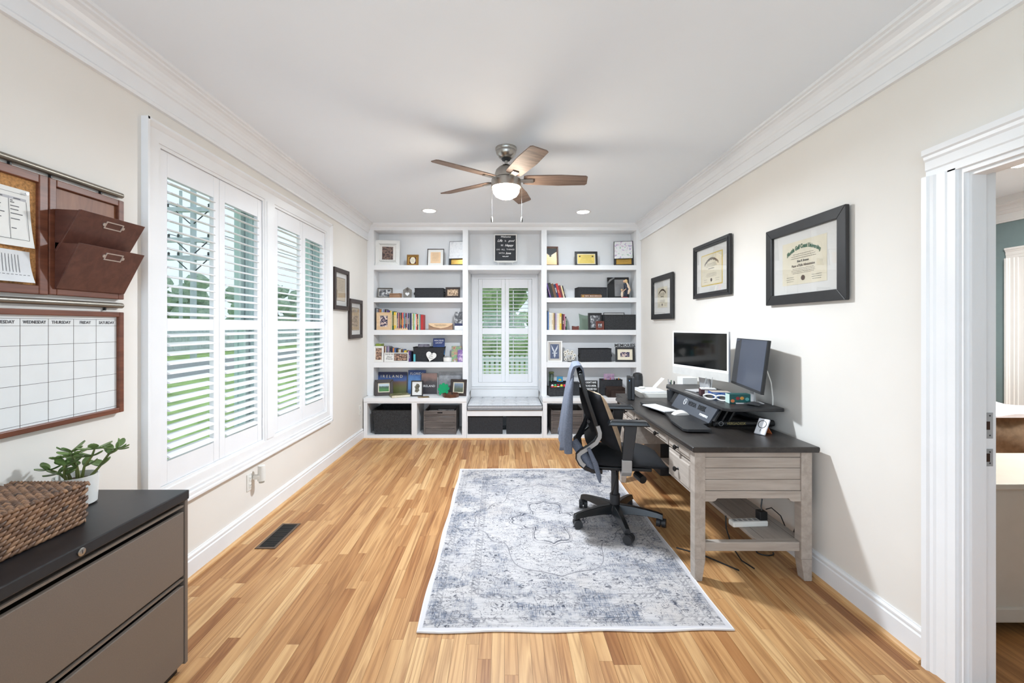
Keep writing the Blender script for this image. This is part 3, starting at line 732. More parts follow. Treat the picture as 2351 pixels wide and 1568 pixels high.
M_gphoto = picmat('grey_mountain_print', [(.25, (70, 70, 74)), (.45, (130, 130, 134)), (.6, (168, 168, 172)), (.8, (210, 210, 212))], 9, 8, grad=.3, span=.3)
M_sketch = picmat('pencil_sketch', [(.2, (190, 190, 194)), (.45, (232, 232, 234)), (.7, (240, 240, 240))], 40, 6, off=2)
M_crayon = picmat('crayon_drawing', [(.3, (150, 190, 160)), (.4, (236, 236, 236)), (.55, (240, 238, 238)), (.62, (214, 178, 204)), (.68, (150, 196, 224)), (.75, (220, 150, 150))], 30, 3, off=4)

YI = 5.72
# --- top shelf, left bookcase
t, R = frame('framed_photo', 'white signed mat frame with a team photo, left end of top shelf', 'picture frame', SX(891, 5.74), 5.71, Z1, .31, .345, rz=9, fw=.05, fm=M_fwhite, pm=M_photo1, mw=.035)
lines(t, R, -.11, .11, .045, .075, 2, M_ink, y=-.0165, th=.003, seed=3); lines(t, R, -.12, .12, .275, .30, 2, M_ink, y=-.0165, th=.003, seed=4)
t, R = frame('wall_plaque', 'small gold-framed plaque with an oval seal on top shelf', 'plaque', SX(947.5, 5.74), 5.74, Z1, .155, .155, fw=.022, fm=mat('antique_gold', (150, 112, 62), .4, metal=.5), pm=mat('maroon_velvet', (84, 40, 52), .9), mw=.012, mm=M_gold)
b = B(R); b.prism([(.036 * math.cos(a * PI / 12), .0775 + .046 * math.sin(a * PI / 12)) for a in range(24)], 'xz', -.0075, -.0056); b.obj('oval_seal', M_cream, t)
lines(t, R, -.022, .022, .055, .10, 5, M_dark, y=-.0078, th=.0015)
t, R = frame('framed_certificate', 'thin dark frame around a peach certificate on top shelf', 'picture frame', SX(999.5, 5.75), 5.76, Z1, .222, .24, fw=.010, d=.012, fm=M_fdark, pm=mat('peach_parchment', (236, 200, 160), .6), mw=.035)
lines(t, R, -.05, .05, .07, .19, 9, mat('grey_print', (120, 104, 90), .7), th=.002)
def award(label, px, rz, art, lab2):
    x = SX(px, 5.76)
    t, R = frame('award_plaque', label, 'plaque', x, 5.775, Z1, .26, .345, rz=rz, fw=.028, d=.02, fm=M_fblack, pm=M_gold, mw=.004, mm=M_fblack)
    lines(t, R, -.07, .07, .06, .11, 4, M_fdark, th=.002)
    b = B(R); b.box(-.122, -.030, .105, .110, -.0285, .335); o = b.obj('drawing_sheet', art); o.location = (x, 5.775, Z1); o.rotation_euler = (0, 0, math.radians(rz)); tag(o, lab2, 'drawing')
    e = B(R)
    for q in ((-.126, .101, -.122, .339), (.110, .101, .114, .339), (-.122, .335, .110, .339), (-.122, .101, .110, .105)): e.box(q[0], -.0305, q[1], q[2], -.0205, q[3])
    e.obj('border', M_fblack, o)
award('gold and black plaque half hidden at the right end of left top shelf', 1052, -10, M_sketch, 'faint pencil drawing propped on the plaque, left bookcase')
award('gold and black plaque at the right end of right top shelf', 1433, -12, M_crayon, 'colourful crayon drawing propped on the plaque, right bookcase')
# --- top shelf, right bookcase
t, R = frame('award_plaque', 'brown wooden plaque at the left end of the right top shelf', 'plaque', SX(1264, 5.75), 5.75, Z1, .215, .27, rz=6, fw=.022, fm=M_fbrown, pm=mat('tan_metal_plate', (222, 184, 132), .35, metal=.2), mm=M_fbrown)
b = B(R); b.prism([(-.085, .245), (.085, .245), (.085, .20), (0, .145), (-.085, .20)], 'xz', -.008, -.0058); b.obj('dark_header', M_dark, t)
b = B(R)
for s in (-1, 1): b.prism([(s * .085, .194), (s * .085, .188), (0, .135), (0, .141)], 'xz', -.009, -.0058)
b.obj('chevron', M_white, t); B(R).cyl((0, -.011, .14), (0, -.006, .14), .014, n=12).obj('medal', M_fdark, t)
lines(t, R, -.06, .06, .03, .12, 6, M_fdark, th=.002)
t, R = frame('framed_certificate', 'black frame with a yellow certificate in middle of right top shelf', 'picture frame', SX(1346, 5.75), 5.75, Z1, .30, .20, fw=.028, fm=M_fblack, pm=M_goldl, mw=.012, mm=M_cream)
lines(t, R, -.09, .09, .04, .155, 7, M_fdark, th=.0025, seed=5)
for s in (-1, 1): B(R).cyl((s * .085, -.008, .135), (s * .085, -.0056, .135), .011, n=12).obj('seal', M_fdark, t)
# --- letter board in the cubby over the window
t, R = frame('letter_board', 'dark felt letter board reading welcome in a white frame', 'letter board', SX(1160.5, 5.75), 5.74, 2.262, .302, .372, tilt=6, fw=.014, fm=M_fwhite, pm=mat('charcoal_felt', (64, 66, 70), .95, var=.06, scale=60), stand=False)
def T(s, size, z, x=0, **kw): text(s, size, M_white, t, R, x=x, y=-.0065, z=z, **kw)
T('Welcome', .034, .338, shear=.35, bold=.0008); T('Life', .045, .285, x=-.075, shear=.35, bold=.0012); T('Is', .036, .283, x=0); T('good', .036, .283, x=.075, shear=.45, bold=.0008)
T('BE', .032, .222, x=-.045); T('Happy', .042, .222, x=.045, shear=.4, bold=.001); T('DO  ALL  THINGS', .030, .165); T('WITH', .030, .115, x=-.05); T('love', .040, .115, x=.035, shear=.4, bold=.001)
b = B(R)
for s in (-1, 1):
    for k in range(4): b.ell((s * (.008 + .009 * k), -.007, .07 + .004 * (k % 2)), (.008, .0008, .0045), 8, 5)
b.obj('leaf_ornament', M_white, t)
e = B(); e.box(-.115, -.035, -.012, .115, .0, -.002)
for s in (-1, 1): e.tube([(s * .09, -.03, -.012), (s * .1, -.03, -.055)], .004, 6)
e.tube([(0, .02, .2), (0, .1, -.055)], .005, 6); e.obj('easel', M_fwhite, t)

# --- second shelf, left bookcase
t, R = frame('framed_photo', 'grey frame with a dark photo, left end of second shelf', 'picture frame', SX(884, 5.72), 5.72, Z2, .195, .135, rz=8, fw=.016, fm=mat('pewter_frame', (104, 100, 96), .35, metal=.5), pm=M_photobw, mw=.006)
t = thing('keepsake_box', 'small wooden keepsake box on the second shelf', 'box', (SX(908, 5.68), 5.69, Z2), -12)
M_box1 = woodmat('tan_wood_box', (140, 104, 78), (176, 140, 112), (6, 30, 30)); B().box(-.07, -.04, 0, .07, .04, .045).obj('body', M_box1, t, bevel=.002); B().box(-.072, -.042, .046, .072, .042, .058).obj('lid', M_box1, t, bevel=.002)
t = thing('heart_plaque', 'grey house-shaped plaque with a white heart on second shelf', 'plaque', (SX(935.5, 5.7), 5.70, Z2)); R = Matrix.Rotation(math.radians(-6), 4, 'X')
M_grv = mat('grey_stone_plaque', (126, 122, 116), .8, var=.12, scale=40)
B(R).prism([(-.052, 0), (.052, 0), (.058, .105), (0, .142), (-.058, .105)], 'xz', -.014, 0).obj('body', M_grv, t, bevel=.003)
def heart(w, h, cx=0, cz=0, n=28): return [(cx + w / 32 * 16 * math.sin(a) ** 3, cz + h / 30 * (13 * math.cos(a) - 5 * math.cos(2*a) - 2 * math.cos(3*a) - math.cos(4*a))) for a in [2*PI*k/n for k in range(n)]]
B(R).prism(heart(.055, .052, 0, .05), 'xz', -.017, -.0142).obj('heart', M_white, t)
B(R).prism([(-.018, .11), (0, .085), (.018, .11), (0, .138)], 'xz', -.02, -.0142).obj('bow', mat('taupe_bow', (96, 88, 82), .8), t)
bin_('fabric_bin', 'black fabric bin with rope handles on the left second shelf', SX(987.5, 5.73), 5.74, Z2, .37, .2, .122, mt=M_binf, handles=True)
t, R = frame('framed_photo', 'dark frame with a sepia photo at right end of second shelf', 'picture frame', SX(1039.5, 5.68), 5.68, Z2, .195, .14, rz=-6, fw=.026, fm=M_fdark, pm=picmat('sepia_photo', [(.3, (60, 44, 36)), (.5, (196, 166, 136)), (.66, (236, 214, 186))], 45, 4, off=7), mw=0)
# --- second shelf, right bookcase
bin_('fabric_bin', 'black fabric bin behind the name plate on the right second shelf', SX(1356, 5.77), 5.77, Z2, .38, .19, .135, rz=6, mt=M_binf)
t = thing('name_plate', 'brown engraved desk name plate in front of the black bin', 'name plate', (SX(1357, 5.655), 5.655, Z2)); B().hexa([(-.136, -.02, 0), (.136, -.02, 0), (.136, .02, 0), (-.136, .02, 0)], [(-.132, -.002, .046), (.132, -.002, .046), (.132, .012, .046), (-.132, .012, .046)]).obj('block', M_fbrown, t, bevel=.002)
Rn = Matrix.Rotation(math.radians(-21.4), 4, 'X'); Rn.translation = (0, -.0206, 0)
text('CMDR. BRIAN BRENNAN', .020, mat('pale_engraving', (238, 214, 196), .6), t, Rn, x=.025, z=.023, bold=.0004)
bb = B(Rn)
for q in ((-.128, .004, .128, .006), (-.128, .040, .128, .042), (-.13, .004, -.128, .042), (.128, .004, .13, .042)): bb.box(q[0], -.0008, q[1], q[2], 0, q[3])
bb.obj('gilt_border', M_gold, t); B(Rn).cyl((-.105, -.001, .023), (-.105, 0, .023), .013, n=8).obj('star_seal', M_gold, t)
t, R = frame('award_plaque', 'black and silver award plaque behind the figurine, second shelf', 'plaque', SX(1420.5, 5.78), 5.80, Z2, .285, .285, rz=-4, fw=.022, fm=M_fblack, pm=mat('silver_plate', (158, 158, 160), .3, metal=.6), mw=.006, mm=M_fblack)
b = B(R); b.prism([(-.145, .0), (-.05, .0), (-.05, .268), (-.10, .235), (-.145, .18)], 'xz', -.024, -.0165); b.obj('dark_wing', M_black, t)
b = B(R)
for k in range(2): b.prism([(-.147, .19 + .02 * k), (-.10, .243 + .016 * k), (-.048, .276 + .008 * k), (-.048, .27 + .008 * k), (-.098, .236 + .016 * k), (-.147, .183 + .02 * k)], 'xz', -.026, -.0242)
b.obj('silver_sweep', M_silver, t); lines(t, R, -.03, .11, .05, .2, 9, M_dark, y=-.0062, th=.002)
# figurine of an embracing family
t = thing('figurine', 'painted figurine of an adult hugging a child on red base', 'figurine', (SX(1434, 5.68), 5.675, Z2))
M_skin = mat('figurine_skin', (226, 182, 150), .5); M_hair = mat('figurine_blond_hair', (226, 192, 140), .5); M_navy = mat('figurine_navy_coat', (38, 44, 62), .5); M_dress = mat('figurine_pale_dress', (232, 208, 184), .5)
B().lathe([(.045, 0), (.045, .008), (.03, .012)], 16).obj('base', mat('red_base', (150, 40, 40), .5), t)
B().tube([(.012, 0, .012), (.02, 0, .06), (.028, 0, .11), (.012, 0, .16), (-.002, 0, .19)], [.012, .018, .036, .026, .014], 10).obj('adult_body', M_navy, t, smooth=True)
B().tube([(.045, -.004, .05), (.05, -.004, .10), (.035, -.004, .15), (.03, -.002, .20)], [.012, .030, .026, .008], 10).obj('pale_wrap', M_dress, t, smooth=True)
B().ell((-.006, 0, .215), (.015, .015, .018), 10, 8).obj('adult_head', M_skin, t, smooth=True); B().ell((.018, .004, .215), (.022, .018, .028), 10, 8).obj('adult_hair', M_hair, t, smooth=True)
for s in (-1, 1): B().tube([(.01 + .018 * s, 0, .01), (.012 + .01 * s, 0, .06)], [.008, .011], 8).obj('leg', M_navy, t)
B().tube([(-.035, -.005, .012), (-.036, -.005, .05), (-.034, -.005, .085)], [.012, .017, .010], 8).obj('child_body', M_dress, t, smooth=True)
B().ell((-.036, -.005, .10), (.012, .012, .014), 8, 6).obj('child_head', M_skin, t, smooth=True); B().ell((-.038, -.002, .105), (.013, .013, .012), 8, 6).obj('child_hair', M_hair, t, smooth=True)
B().tube([(-.03, -.02, .075), (-.015, -.03, .095), (.008, -.03, .115)], .006, 6).obj('arm', M_skin, t)

# ------------------------------------------------------------------ books
ORD = ['first', 'second', 'third', 'fourth', 'fifth', 'sixth', 'seventh', 'eighth', 'ninth', 'tenth', 'eleventh', 'twelfth', 'thirteenth', 'fourteenth', 'fifteenth', 'sixteenth', 'seventeenth', 'eighteenth', 'nineteenth', 'twentieth',
       'twenty-first', 'twenty-second', 'twenty-third', 'twenty-fourth', 'twenty-fifth', 'twenty-sixth', 'twenty-seventh', 'twenty-eighth', 'twenty-ninth', 'thirtieth', 'thirty-first', 'thirty-second', 'thirty-third', 'thirty-fourth']
COL = dict(black=(34, 34, 36), grey=(112, 114, 118), white=(226, 224, 218), navy=(40, 44, 84), purple=(96, 70, 140), blue=(72, 112, 170), teal=(70, 160, 158), green=(48, 96, 62), lime=(150, 168, 60), yellow=(226, 190, 60), cream=(232, 220, 190), brown=(110, 78, 52), maroon=(110, 44, 50), red=(186, 44, 44), coral=(222, 104, 90), orange=(222, 140, 70), pink=(204, 140, 160), tan=(190, 160, 120), lilac=(180, 160, 190), mint=(150, 200, 180))
M_pages = mat('book_pages', (226, 216, 196), .9, var=.08, scale=80)
def bookmat(c): return mat('book_cover_' + c, COL[c], .5, var=.1, scale=40)
def book(label, x, y, z, w, h, d, c, lean=0, group=None, band=None, seed=0):
    """upright book, spine towards local -y; lean in degrees turns its top to the left"""
    t = thing('book', label, 'book', (x, y, z), 0, group); R = Matrix.Rotation(math.radians(-lean), 4, 'Y'); th = .0022
    cb_ = B(R); cb_.box(0, 0, 0, w, th, h); cb_.box(0, th, 0, th, d, h); cb_.box(w - th, th, 0, w, d, h); cb_.obj('cover', bookmat(c), t)
    B(R).box(th + .0003, th + .001, .003, w - th - .0003, d - .004, h - .004).obj('pages', M_pages, t)
    rr = random.Random(seed)
    bm_ = bookmat(band or rr.choice(['white', 'cream', 'black', 'tan', 'yellow', 'white'])) 
    if (band or rr.random() < .8) and w > .010:
        z0 = h * rr.uniform(.18, .4); z1 = h * rr.uniform(.55, .9); b = B(R)
        n = int((z1 - z0) / .011)
        for k in range(max(2, n)): b.box(w * .25, -.0006, z0 + k * .011, w * .75, 0, z0 + k * .011 + .007)
        b.obj('spine_title', bm_, t)
    return t
def row(spec, x0, y, z, shelf, group, depth=.16, extra=.0006):
    x = x0
    for i, (w, h, c, lean) in enumerate(spec):
        nm = f'{c} spined book, {ORD[i]} from the left on the {shelf}'
        book(nm, x + h * math.sin(math.radians(lean)) * 0, y + random.uniform(0, .012), z, w, h, depth, c, lean, group, seed=i * 7 + len(spec))
        nxt = spec[i+1][3] if i + 1 < len(spec) else 0
        x += w / math.cos(math.radians(lean)) + extra + (max(0, h * (math.tan(math.radians(lean)) - math.tan(math.radians(nxt)))) if nxt < lean else 0) * 0
    return x
K = .00569
r3 = [(.010, .285, 'black', 0), (.012, .28, 'grey', 0), (.010, .275, 'white', 0), (.011, .272, 'navy', 0), (.010, .27, 'tan', 0), (.010, .27, 'maroon', 0), (.010, .268, 'orange', 0), (.009, .27, 'green', 0), (.010, .268, 'white', 0), (.013, .266, 'blue', 0), (.011, .265, 'lilac', 0), (.016, .268, 'black', 0), (.013, .258, 'grey', 0),
      (.026, .252, 'purple', 0), (.014, .25, 'navy', 0), (.015, .248, 'yellow', 0), (.010, .246, 'cream', 0), (.022, .242, 'green', 0), (.030, .232, 'yellow', 0), (.010, .228, 'cream', 0), (.014, .225, 'navy', 0), (.012, .223, 'pink', 0), (.010, .226, 'maroon', 0), (.014, .225, 'grey', 0), (.012, .226, 'black', 0), (.020, .225, 'coral', 0), (.011, .22, 'blue', 0), (.012, .22, 'mint', 0),
      (.017, .22, 'maroon', 0), (.012, .22, 'lilac', 0), (.014, .22, 'navy', 0), (.013, .22, 'grey', 0), (.024, .22, 'navy', 0), (.014, .214, 'white', 0)]
xe = row(r3, -1.676, 5.662, Z3, 'middle shelf of left bookcase', 'books on the middle shelf of the left bookcase')
r3b = [(.014, .212, 'lime', 0), (.012, .218, 'mint', 0), (.012, .206, 'white', 0), (.016, .208, 'coral', 0), (.012, .206, 'black', 0), (.014, .204, 'cream', 0), (.014, .204, 'teal', 0), (.036, .198, 'red', 0)]
x = xe
for i, (w, h, c, l) in enumerate(r3b):
    book(f'{c} spined book, {["eighth", "seventh", "sixth", "fifth", "fourth", "third", "second", "first"][i]} from the right on the middle shelf of left bookcase', x, 5.662, Z3, w, h, .15, c, 0, 'books on the middle shelf of the left bookcase', seed=i); x += w + .0008
r4 = [(.014, .20, 'maroon', 0), (.010, .198, 'brown', 0), (.010, .2, 'maroon', 0), (.010, .198, 'tan', 0), (.012, .2, 'white', 0), (.011, .2, 'navy', 0), (.020, .2, 'lilac', 0), (.014, .196, 'grey', 0), (.012, .18, 'black', 0), (.022, .178, 'navy', 0), (.020, .178, 'orange', 0), (.022, .176, 'blue', 0), (.024, .168, 'black', 0), (.016, .162, 'tan', 0), (.022, .16, 'white', 0), (.026, .16, 'brown', 0), (.014, .158, 'blue', 0), (.034, .146, 'yellow', 0), (.012, .14, 'green', 0), (.016, .14, 'pink', 0), (.016, .134, 'purple', 0), (.014, .13, 'navy', 0)]
row(r4, -1.598, 5.70, Z4, 'fourth shelf of left bookcase', 'books on the fourth shelf of the left bookcase', .14)
book('tall lime green book at the far left of the fourth shelf', -1.674, 5.69, Z4, .066, .335 * .7, .15, 'lime', 0)
r2r = [(.016, .195, 'purple', 15), (.018, .198, 'black', 15), (.020, .20, 'black', 15), (.032, .186, 'brown', 15), (.026, .18, 'navy', 15), (.028, .19, 'red', 15), (.026, .165, 'maroon', 14), (.016, .16, 'cream', 14), (.014, .162, 'black', 14)]
row(r2r, .60, 5.662, Z2, 'second shelf of right bookcase', 'leaning books on the second shelf of the right bookcase', .13)
r3r = [(.012, .25, 'black', 0), (.017, .238, 'blue', 0), (.008, .235, 'cream', 0), (.026, .222, 'white', 0), (.020, .222, 'cream', 0), (.015, .22, 'tan', 0), (.010, .22, 'black', 0), (.020, .218, 'lilac', 0), (.010, .216, 'white', 0), (.026, .216, 'cream', 0), (.024, .216, 'yellow', 0), (.012, .212, 'black', 0), (.022, .206, 'maroon', 0), (.010, .206, 'pink', 0), (.016, .174, 'black', 0), (.008, .12, 'green', 0)]
row(r3r, .556, 5.665, Z3, 'middle shelf of right bookcase', 'books on the middle shelf of the right bookcase', .15)

# --- middle shelf objects, left
frame('framed_photo', 'pale pine frame with a couple photo in front of the books', 'picture frame', SX(881, 5.64), 5.645, Z3, .185, .228, rz=2, tilt=2, fw=.042, d=.012, fm=M_fpine, pm=M_photo3, mw=.004, stand=False)
t = thing('wooden_letter_block', 'little row of pale wooden letters before the books', 'ornament', (SX(921, 5.64), 5.641, Z3))
B().box(-.085, -.008, 0, .085, .008, .016).obj('base', M_fpine, t)
for k in range(6): B().cyl((-.07 + k * .028, 0, .016), (-.07 + k * .028, 0, .026 + .006 * (k % 2)), .010, .006, 8).obj('letter_block', M_fpine, t)
t = thing('wooden_sign', 'carved wood sign with a curved lower edge on middle shelf', 'sign', (SX(1012, 5.68), 5.68, Z3)); R = Matrix.Rotation(math.radians(-4), 4, 'X')
B(R).box(-.156, -.03, 0, .156, .03, .078).obj('body', M_box1, t, bevel=.002)
B(R).prism([(-.155, .085), (.155, .085), (.15, .066), (.09, .034), (0, .018), (-.09, .034), (-.15, .066)], 'xz', -.036, -.0302).obj('carved_face', M_fpine, t)
lines(t, R, -.08, .08, .045, .07, 2, M_fdark, y=-.0363, th=.005)
t = thing('photo_block', 'black and white photo block at right end of middle shelf', 'photo block', (SX(1053.5, 5.67), 5.66, Z3)); B().box(-.055, 0, 0, .055, .1, .235).obj('block', M_photobw, t); B().box(-.055, -.001, .055, .055, -.0001, .085).obj('blue_band', bookmat('navy'), t); B().box(-.055, -.001, .002, .055, -.0001, .054).obj('caption', M_sketch, t)
# --- middle shelf objects, right
t = thing('bookend', 'reddish wooden bookend with a notched top, right bookcase', 'bookend', (SX(1321, 5.68), 5.68, Z3)); B().prism([(-.042, 0), (.042, 0), (.042, .052), (0, .044), (-.042, .052)], 'xz', -.03, .03).obj('block', mat('red_brown_wood', (104, 48, 36), .4), t)
t = thing('glass_award', 'clear curved glass award beside the bookend', 'award', (SX(1340, 5.70), 5.70, Z3)); R = Matrix.Rotation(math.radians(-6), 4, 'X')
M_gl = glassmat('award_glass', (200, 216, 206), .12)
B(R).prism([(-.062, .0), (-.052, .05), (-.05, .12), (-.06, .215), (-.03, .20), (.02, .187), (.062, .187), (.062, 0)], 'xz', -.009, .009).obj('glass_slab', M_gl, t, bevel=.002)
B().box(-.06, -.02, 0, .06, .02, .006).obj('base', M_gl, t); lines(t, R, -.04, .04, .05, .15, 7, mat('etched_lines', (150, 160, 150), .7), y=-.0095, th=.0015)
frame('framed_photo', 'black frame with a monochrome portrait beside the glass award', 'picture frame', SX(1366, 5.70), 5.70, Z3, .18, .222, tilt=6, fw=.028, fm=M_fblack, pm=M_photobw, mw=0)
frame('framed_photo', 'small red-brown wooden frame in front of the black portrait frame', 'picture frame', SX(1377.5, 5.64), 5.646, Z3, .108, .114, tilt=6, fw=.03, fm=mat('red_brown_wood', (104, 48, 36), .4), pm=M_photobw, mw=0, stand=False)
bin_('woven_bin', 'wide black bin filling the right end of the middle shelf', SX(1422, 5.745), 5.745, Z3, .44, .2, .195, rz=2, mt=M_bin)
frame('framed_print', 'thin brown frame peeping up behind the wide black bin', 'picture frame', SX(1410, 5.85), 5.858, Z3, .28, .232, tilt=3, fw=.008, d=.008, fm=M_fdark, pm=M_paper, mw=0, stand=False)
# --- fourth shelf, left
frame('framed_photo', 'white frame with a family photo, left end of fourth shelf', 'picture frame', SX(869, 5.645), 5.65, Z4, .132, .205, tilt=4, fw=.022, fm=M_fwhite, pm=M_photo2, mw=.006, stand=False)
t, R = frame('framed_photo', 'wide white friendship frame with script beside a group photo', 'picture frame', SX(910, 5.64), 5.645, Z4, .315, .122, tilt=4, fw=.008, fm=M_fwhite, pm=M_fwhite, mw=0, stand=False)
B(R).box(-.03, -.0075, .016, .142, -.0056, .108).obj('inner_frame', M_fdark, t); B(R).box(-.024, -.0085, .022, .136, -.0076, .102).obj('photo', M_photo2, t)
for s, z, sz in (('Side By Side', .098, .022), ('Dear', .066, .034), ('Friends', .040, .030)): text(s, sz, M_ink, t, R, x=-.093, y=-.006, z=z, shear=.3)
bin_('fabric_bin', 'black tapered fabric bin holding books on the fourth shelf', SX(986.5, 5.76), 5.76, Z4, .40, .19, .19, mt=M_binf, taper=.02, handles=False)
def slab(name, label, cat, x, y, z, w, h, d, m, rz=0, tilt=10, cover='front', sides=None):
    t = thing(name, label, cat, (x, y, z), rz); R = Matrix.Rotation(math.radians(-tilt), 4, 'X')
    B(R).box(-w/2, 0, .003, w/2 - .003, d, h - .003).obj('pages', M_pages, t); B(R).box(-w/2, -.002, 0, w/2, 0, h).obj('front_cover', m, t)
    B(R).box(-w/2 - .002, -.002, 0, -w/2, d + .002, h).box(-w/2, d, 0, w/2, d + .002, h).obj('back_cover', sides or m, t)
    return t, R
M_bluecov = picmat('blue_fantasy_cover', [(.1, (60, 150, 200)), (.4, (36, 100, 180)), (.7, (20, 44, 110))], 16, 5, grad=.6, span=.15)
t, R = slab('book', 'blue fantasy paperback standing in the tapered black bin', 'book', SX(1007.5, 5.74), 5.735, Z4 + .09, .148, .215, .022, M_bluecov, rz=3, tilt=8)
text('MERCEDES', .026, M_white, t, R, y=-.0026, z=.185); text('LACKEY', .026, M_white, t, R, y=-.0026, z=.155)
slab('book', 'grey covered book tilted in the left of the tapered bin', 'book', SX(971, 5.75), 5.74, Z4 + .10, .15, .135, .02, picmat('grey_lilac_cover', [(.3, (90, 86, 100)), (.6, (160, 156, 168))], 20), rz=-8, tilt=20)
t = thing('heart_sign', 'white heart-shaped wooden sign leaning on the tapered bin', 'sign', (SX(986, 5.645), 5.65, Z4)); R = Matrix.Rotation(math.radians(-8), 4, 'X') @ Matrix.Rotation(math.radians(14), 4, 'Y')
hp = heart(.135, .135, 0, .078); mz = min(v[1] for v in hp); B(R).prism([(u, v - mz) for u, v in hp], 'xz', -.012, 0).obj('heart_board', M_fwhite, t, bevel=.002)
for s, z in (('all', .10), ('you', .078), ('need', .052)): text(s, .03, mat('grey_script', (110, 104, 104), .7), t, R, y=-.0126, z=z, shear=.3)
t = thing('trinket_bowl', 'round white patterned trinket box on the fourth shelf', 'box', (SX(1027.5, 5.68), 5.69, Z4)); B().lathe([(.045, 0), (.056, .01), (.058, .05), (.056, .056)], 20).obj('bowl', M_fwhite, t, smooth=True); B().lathe([(.058, .057), (.054, .066), (.02, .07), (.012, .074)], 20).obj('lid', mat('pewter_lid', (186, 184, 180), .3, metal=.4), t, smooth=True)
slab('book', 'picture book with a girl on its cover, fourth shelf', 'book', SX(1048, 5.71), 5.71, Z4, .13, .205, .014, picmat('girl_cover', [(.28, (96, 54, 40)), (.42, (200, 150, 130)), (.52, (120, 180, 120)), (.66, (150, 100, 150))], 22, 4, off=6), tilt=7)
slab('book', 'purple picture book in front of the other, fourth shelf', 'book', SX(1057.5, 5.655), 5.655, Z4, .075, .16, .012, picmat('purple_cover', [(.3, (86, 60, 120)), (.55, (130, 96, 160)), (.68, (214, 190, 214))], 16, 3, off=2), tilt=5)
t = thing('perfume_bottle', 'tiny clear bottle with a silver cap beside picture books', 'bottle', (SX(1044.5, 5.645), 5.645, Z4)); B().lathe([(.010, 0), (.011, .02), (.004, .028)], 10).obj('bottle', mat('pale_glass', (206, 206, 200), .2), t, smooth=True); B().lathe([(.005, .0285), (.006, .044)], 10).obj('cap', M_silver, t)
o = B().box(-.065, -.008, 0, .065, .008, .004).obj('bookmark', mat('pink_card', (206, 190, 190), .7)); o.location = (SX(956, 5.645), 5.65, Z4 + .0002); tag(o, 'flat pinkish card lying on the fourth shelf edge', 'card')
o = B().box(-.012, -.01, 0, .012, .01, .10).obj('marker_box', mat('teal_yellow_box', (90, 180, 190), .6)); o.location = (SX(951.5, 5.655), 5.66, Z4 + .0002); tag(o, 'slim teal box between the last book and the bin', 'box')
# --- fourth shelf, right
t, R = frame('framed_print', 'white box frame with a blue bird print, right bookcase', 'picture frame', SX(1273.5, 5.66), 5.665, Z4, .198, .272, tilt=3, fw=.018, fm=M_fwhite, pm=mat('slate_blue_print', (88, 98, 124), .7, var=.2, scale=30), mw=.024, mm=mat('grey_linen', (196, 190, 182), .8), stand=False)
M_wing = mat('pale_wing_ink', (196, 200, 206), .7); b = B(R)
for s in (-1, 1): b.prism([(s * .004, .15), (s * .045, .225), (s * .036, .17), (s * .012, .125)], 'xz', -.0068, -.0057)
b.prism([(-.012, .08), (0, .05), (.012, .08), (.01, .14), (-.01, .14)], 'xz', -.0068, -.0057); b.prism([(-.035, .11), (-.03, .12), (.035, .12), (.03, .105)], 'xz', -.0072, -.0069); b.obj('bird', M_wing, t)
t = thing('flower_sculpture', 'white metal flower tree ornament on a dark foot', 'ornament', (SX(1308, 5.68), 5.68, Z4)); B().lathe([(.032, 0), (.032, .006), (.01, .009)], 14).obj('foot', M_fdark, t)
M_pet = mat('white_enamel', (232, 226, 214), .4); st = B()
fl_ = [(-.062, .125), (-.028, .14), (.03, .13), (-.056, .09), (-.012, .105), (.022, .108), (.062, .085), (-.054, .035), (.045, .045)]
for x, z in fl_: st.tube([(0, 0, .009), (x * .3, 0, z * .4), (x, 0, z)], .0022, 5)
st.obj('stems', M_pet, t)
for k, (x, z) in enumerate(fl_):
    b = B()
    for q in range(6): b.ell((x + .013 * math.cos(q * PI / 3), -.004, z + .013 * math.sin(q * PI / 3)), (.0085, .003, .0085), 8, 5)
    f_ = b.obj('flower', M_pet, t); B().cyl((x, -.009, z), (x, -.005, z), .006, n=8).obj('flower_centre', M_fdark, f_)
bin_('fabric_bin', 'dark fabric bin with looped handles on the right fourth shelf', SX(1365, 5.72), 5.72, Z4, .40, .16, .172, rz=4, mt=M_binf, handles=True)
t, R = frame('framed_photo', 'black memories frame with raised lettering on its top', 'picture frame', SX(1435, 5.66), 5.665, Z4, .245, .192, rz=-5, tilt=5, fw=.026, fm=M_fblack, pm=M_photo3, mw=.038, mm=M_cream)
text('MEMORIES', .056, M_fblack, t, R, y=-.006, z=.213, bold=.0012, ext=.003, name='letters')
# ------------------------------------------------------------------ counters of the bookcases
M_castle = picmat('castle_cover', [(.0, (70, 84, 44)), (.3, (110, 112, 66)), (.5, (122, 96, 80)), (.62, (70, 100, 160)), (.8, (40, 46, 88)), (1, (36, 38, 76))], 14, 6, grad=.85, span=.29)
t, R = slab('book', 'large coffee-table book with a castle, leaning behind the counter', 'book', SX(898, 5.80), 5.80, Z5, .405, .285, .02, M_castle, tilt=8, sides=bookmat('navy'))
text('I R E L A N D', .052, mat('pale_gold_print', (236, 226, 196), .6), t, R, y=-.0026, z=.225, sx=1.0)
t, R = slab('book', 'blue coffee-table book behind the small map frame', 'book', SX(956, 5.78), 5.785, Z5, .23, .312, .02, picmat('sky_sea_cover', [(.0, (80, 130, 190)), (.5, (104, 150, 206)), (.7, (60, 90, 150)), (.85, (34, 50, 110))], 12, 6, grad=.6, span=.31), tilt=8, sides=bookmat('navy'))
text('FLORIDA', .045, M_white, t, R, y=-.0026, z=.262)
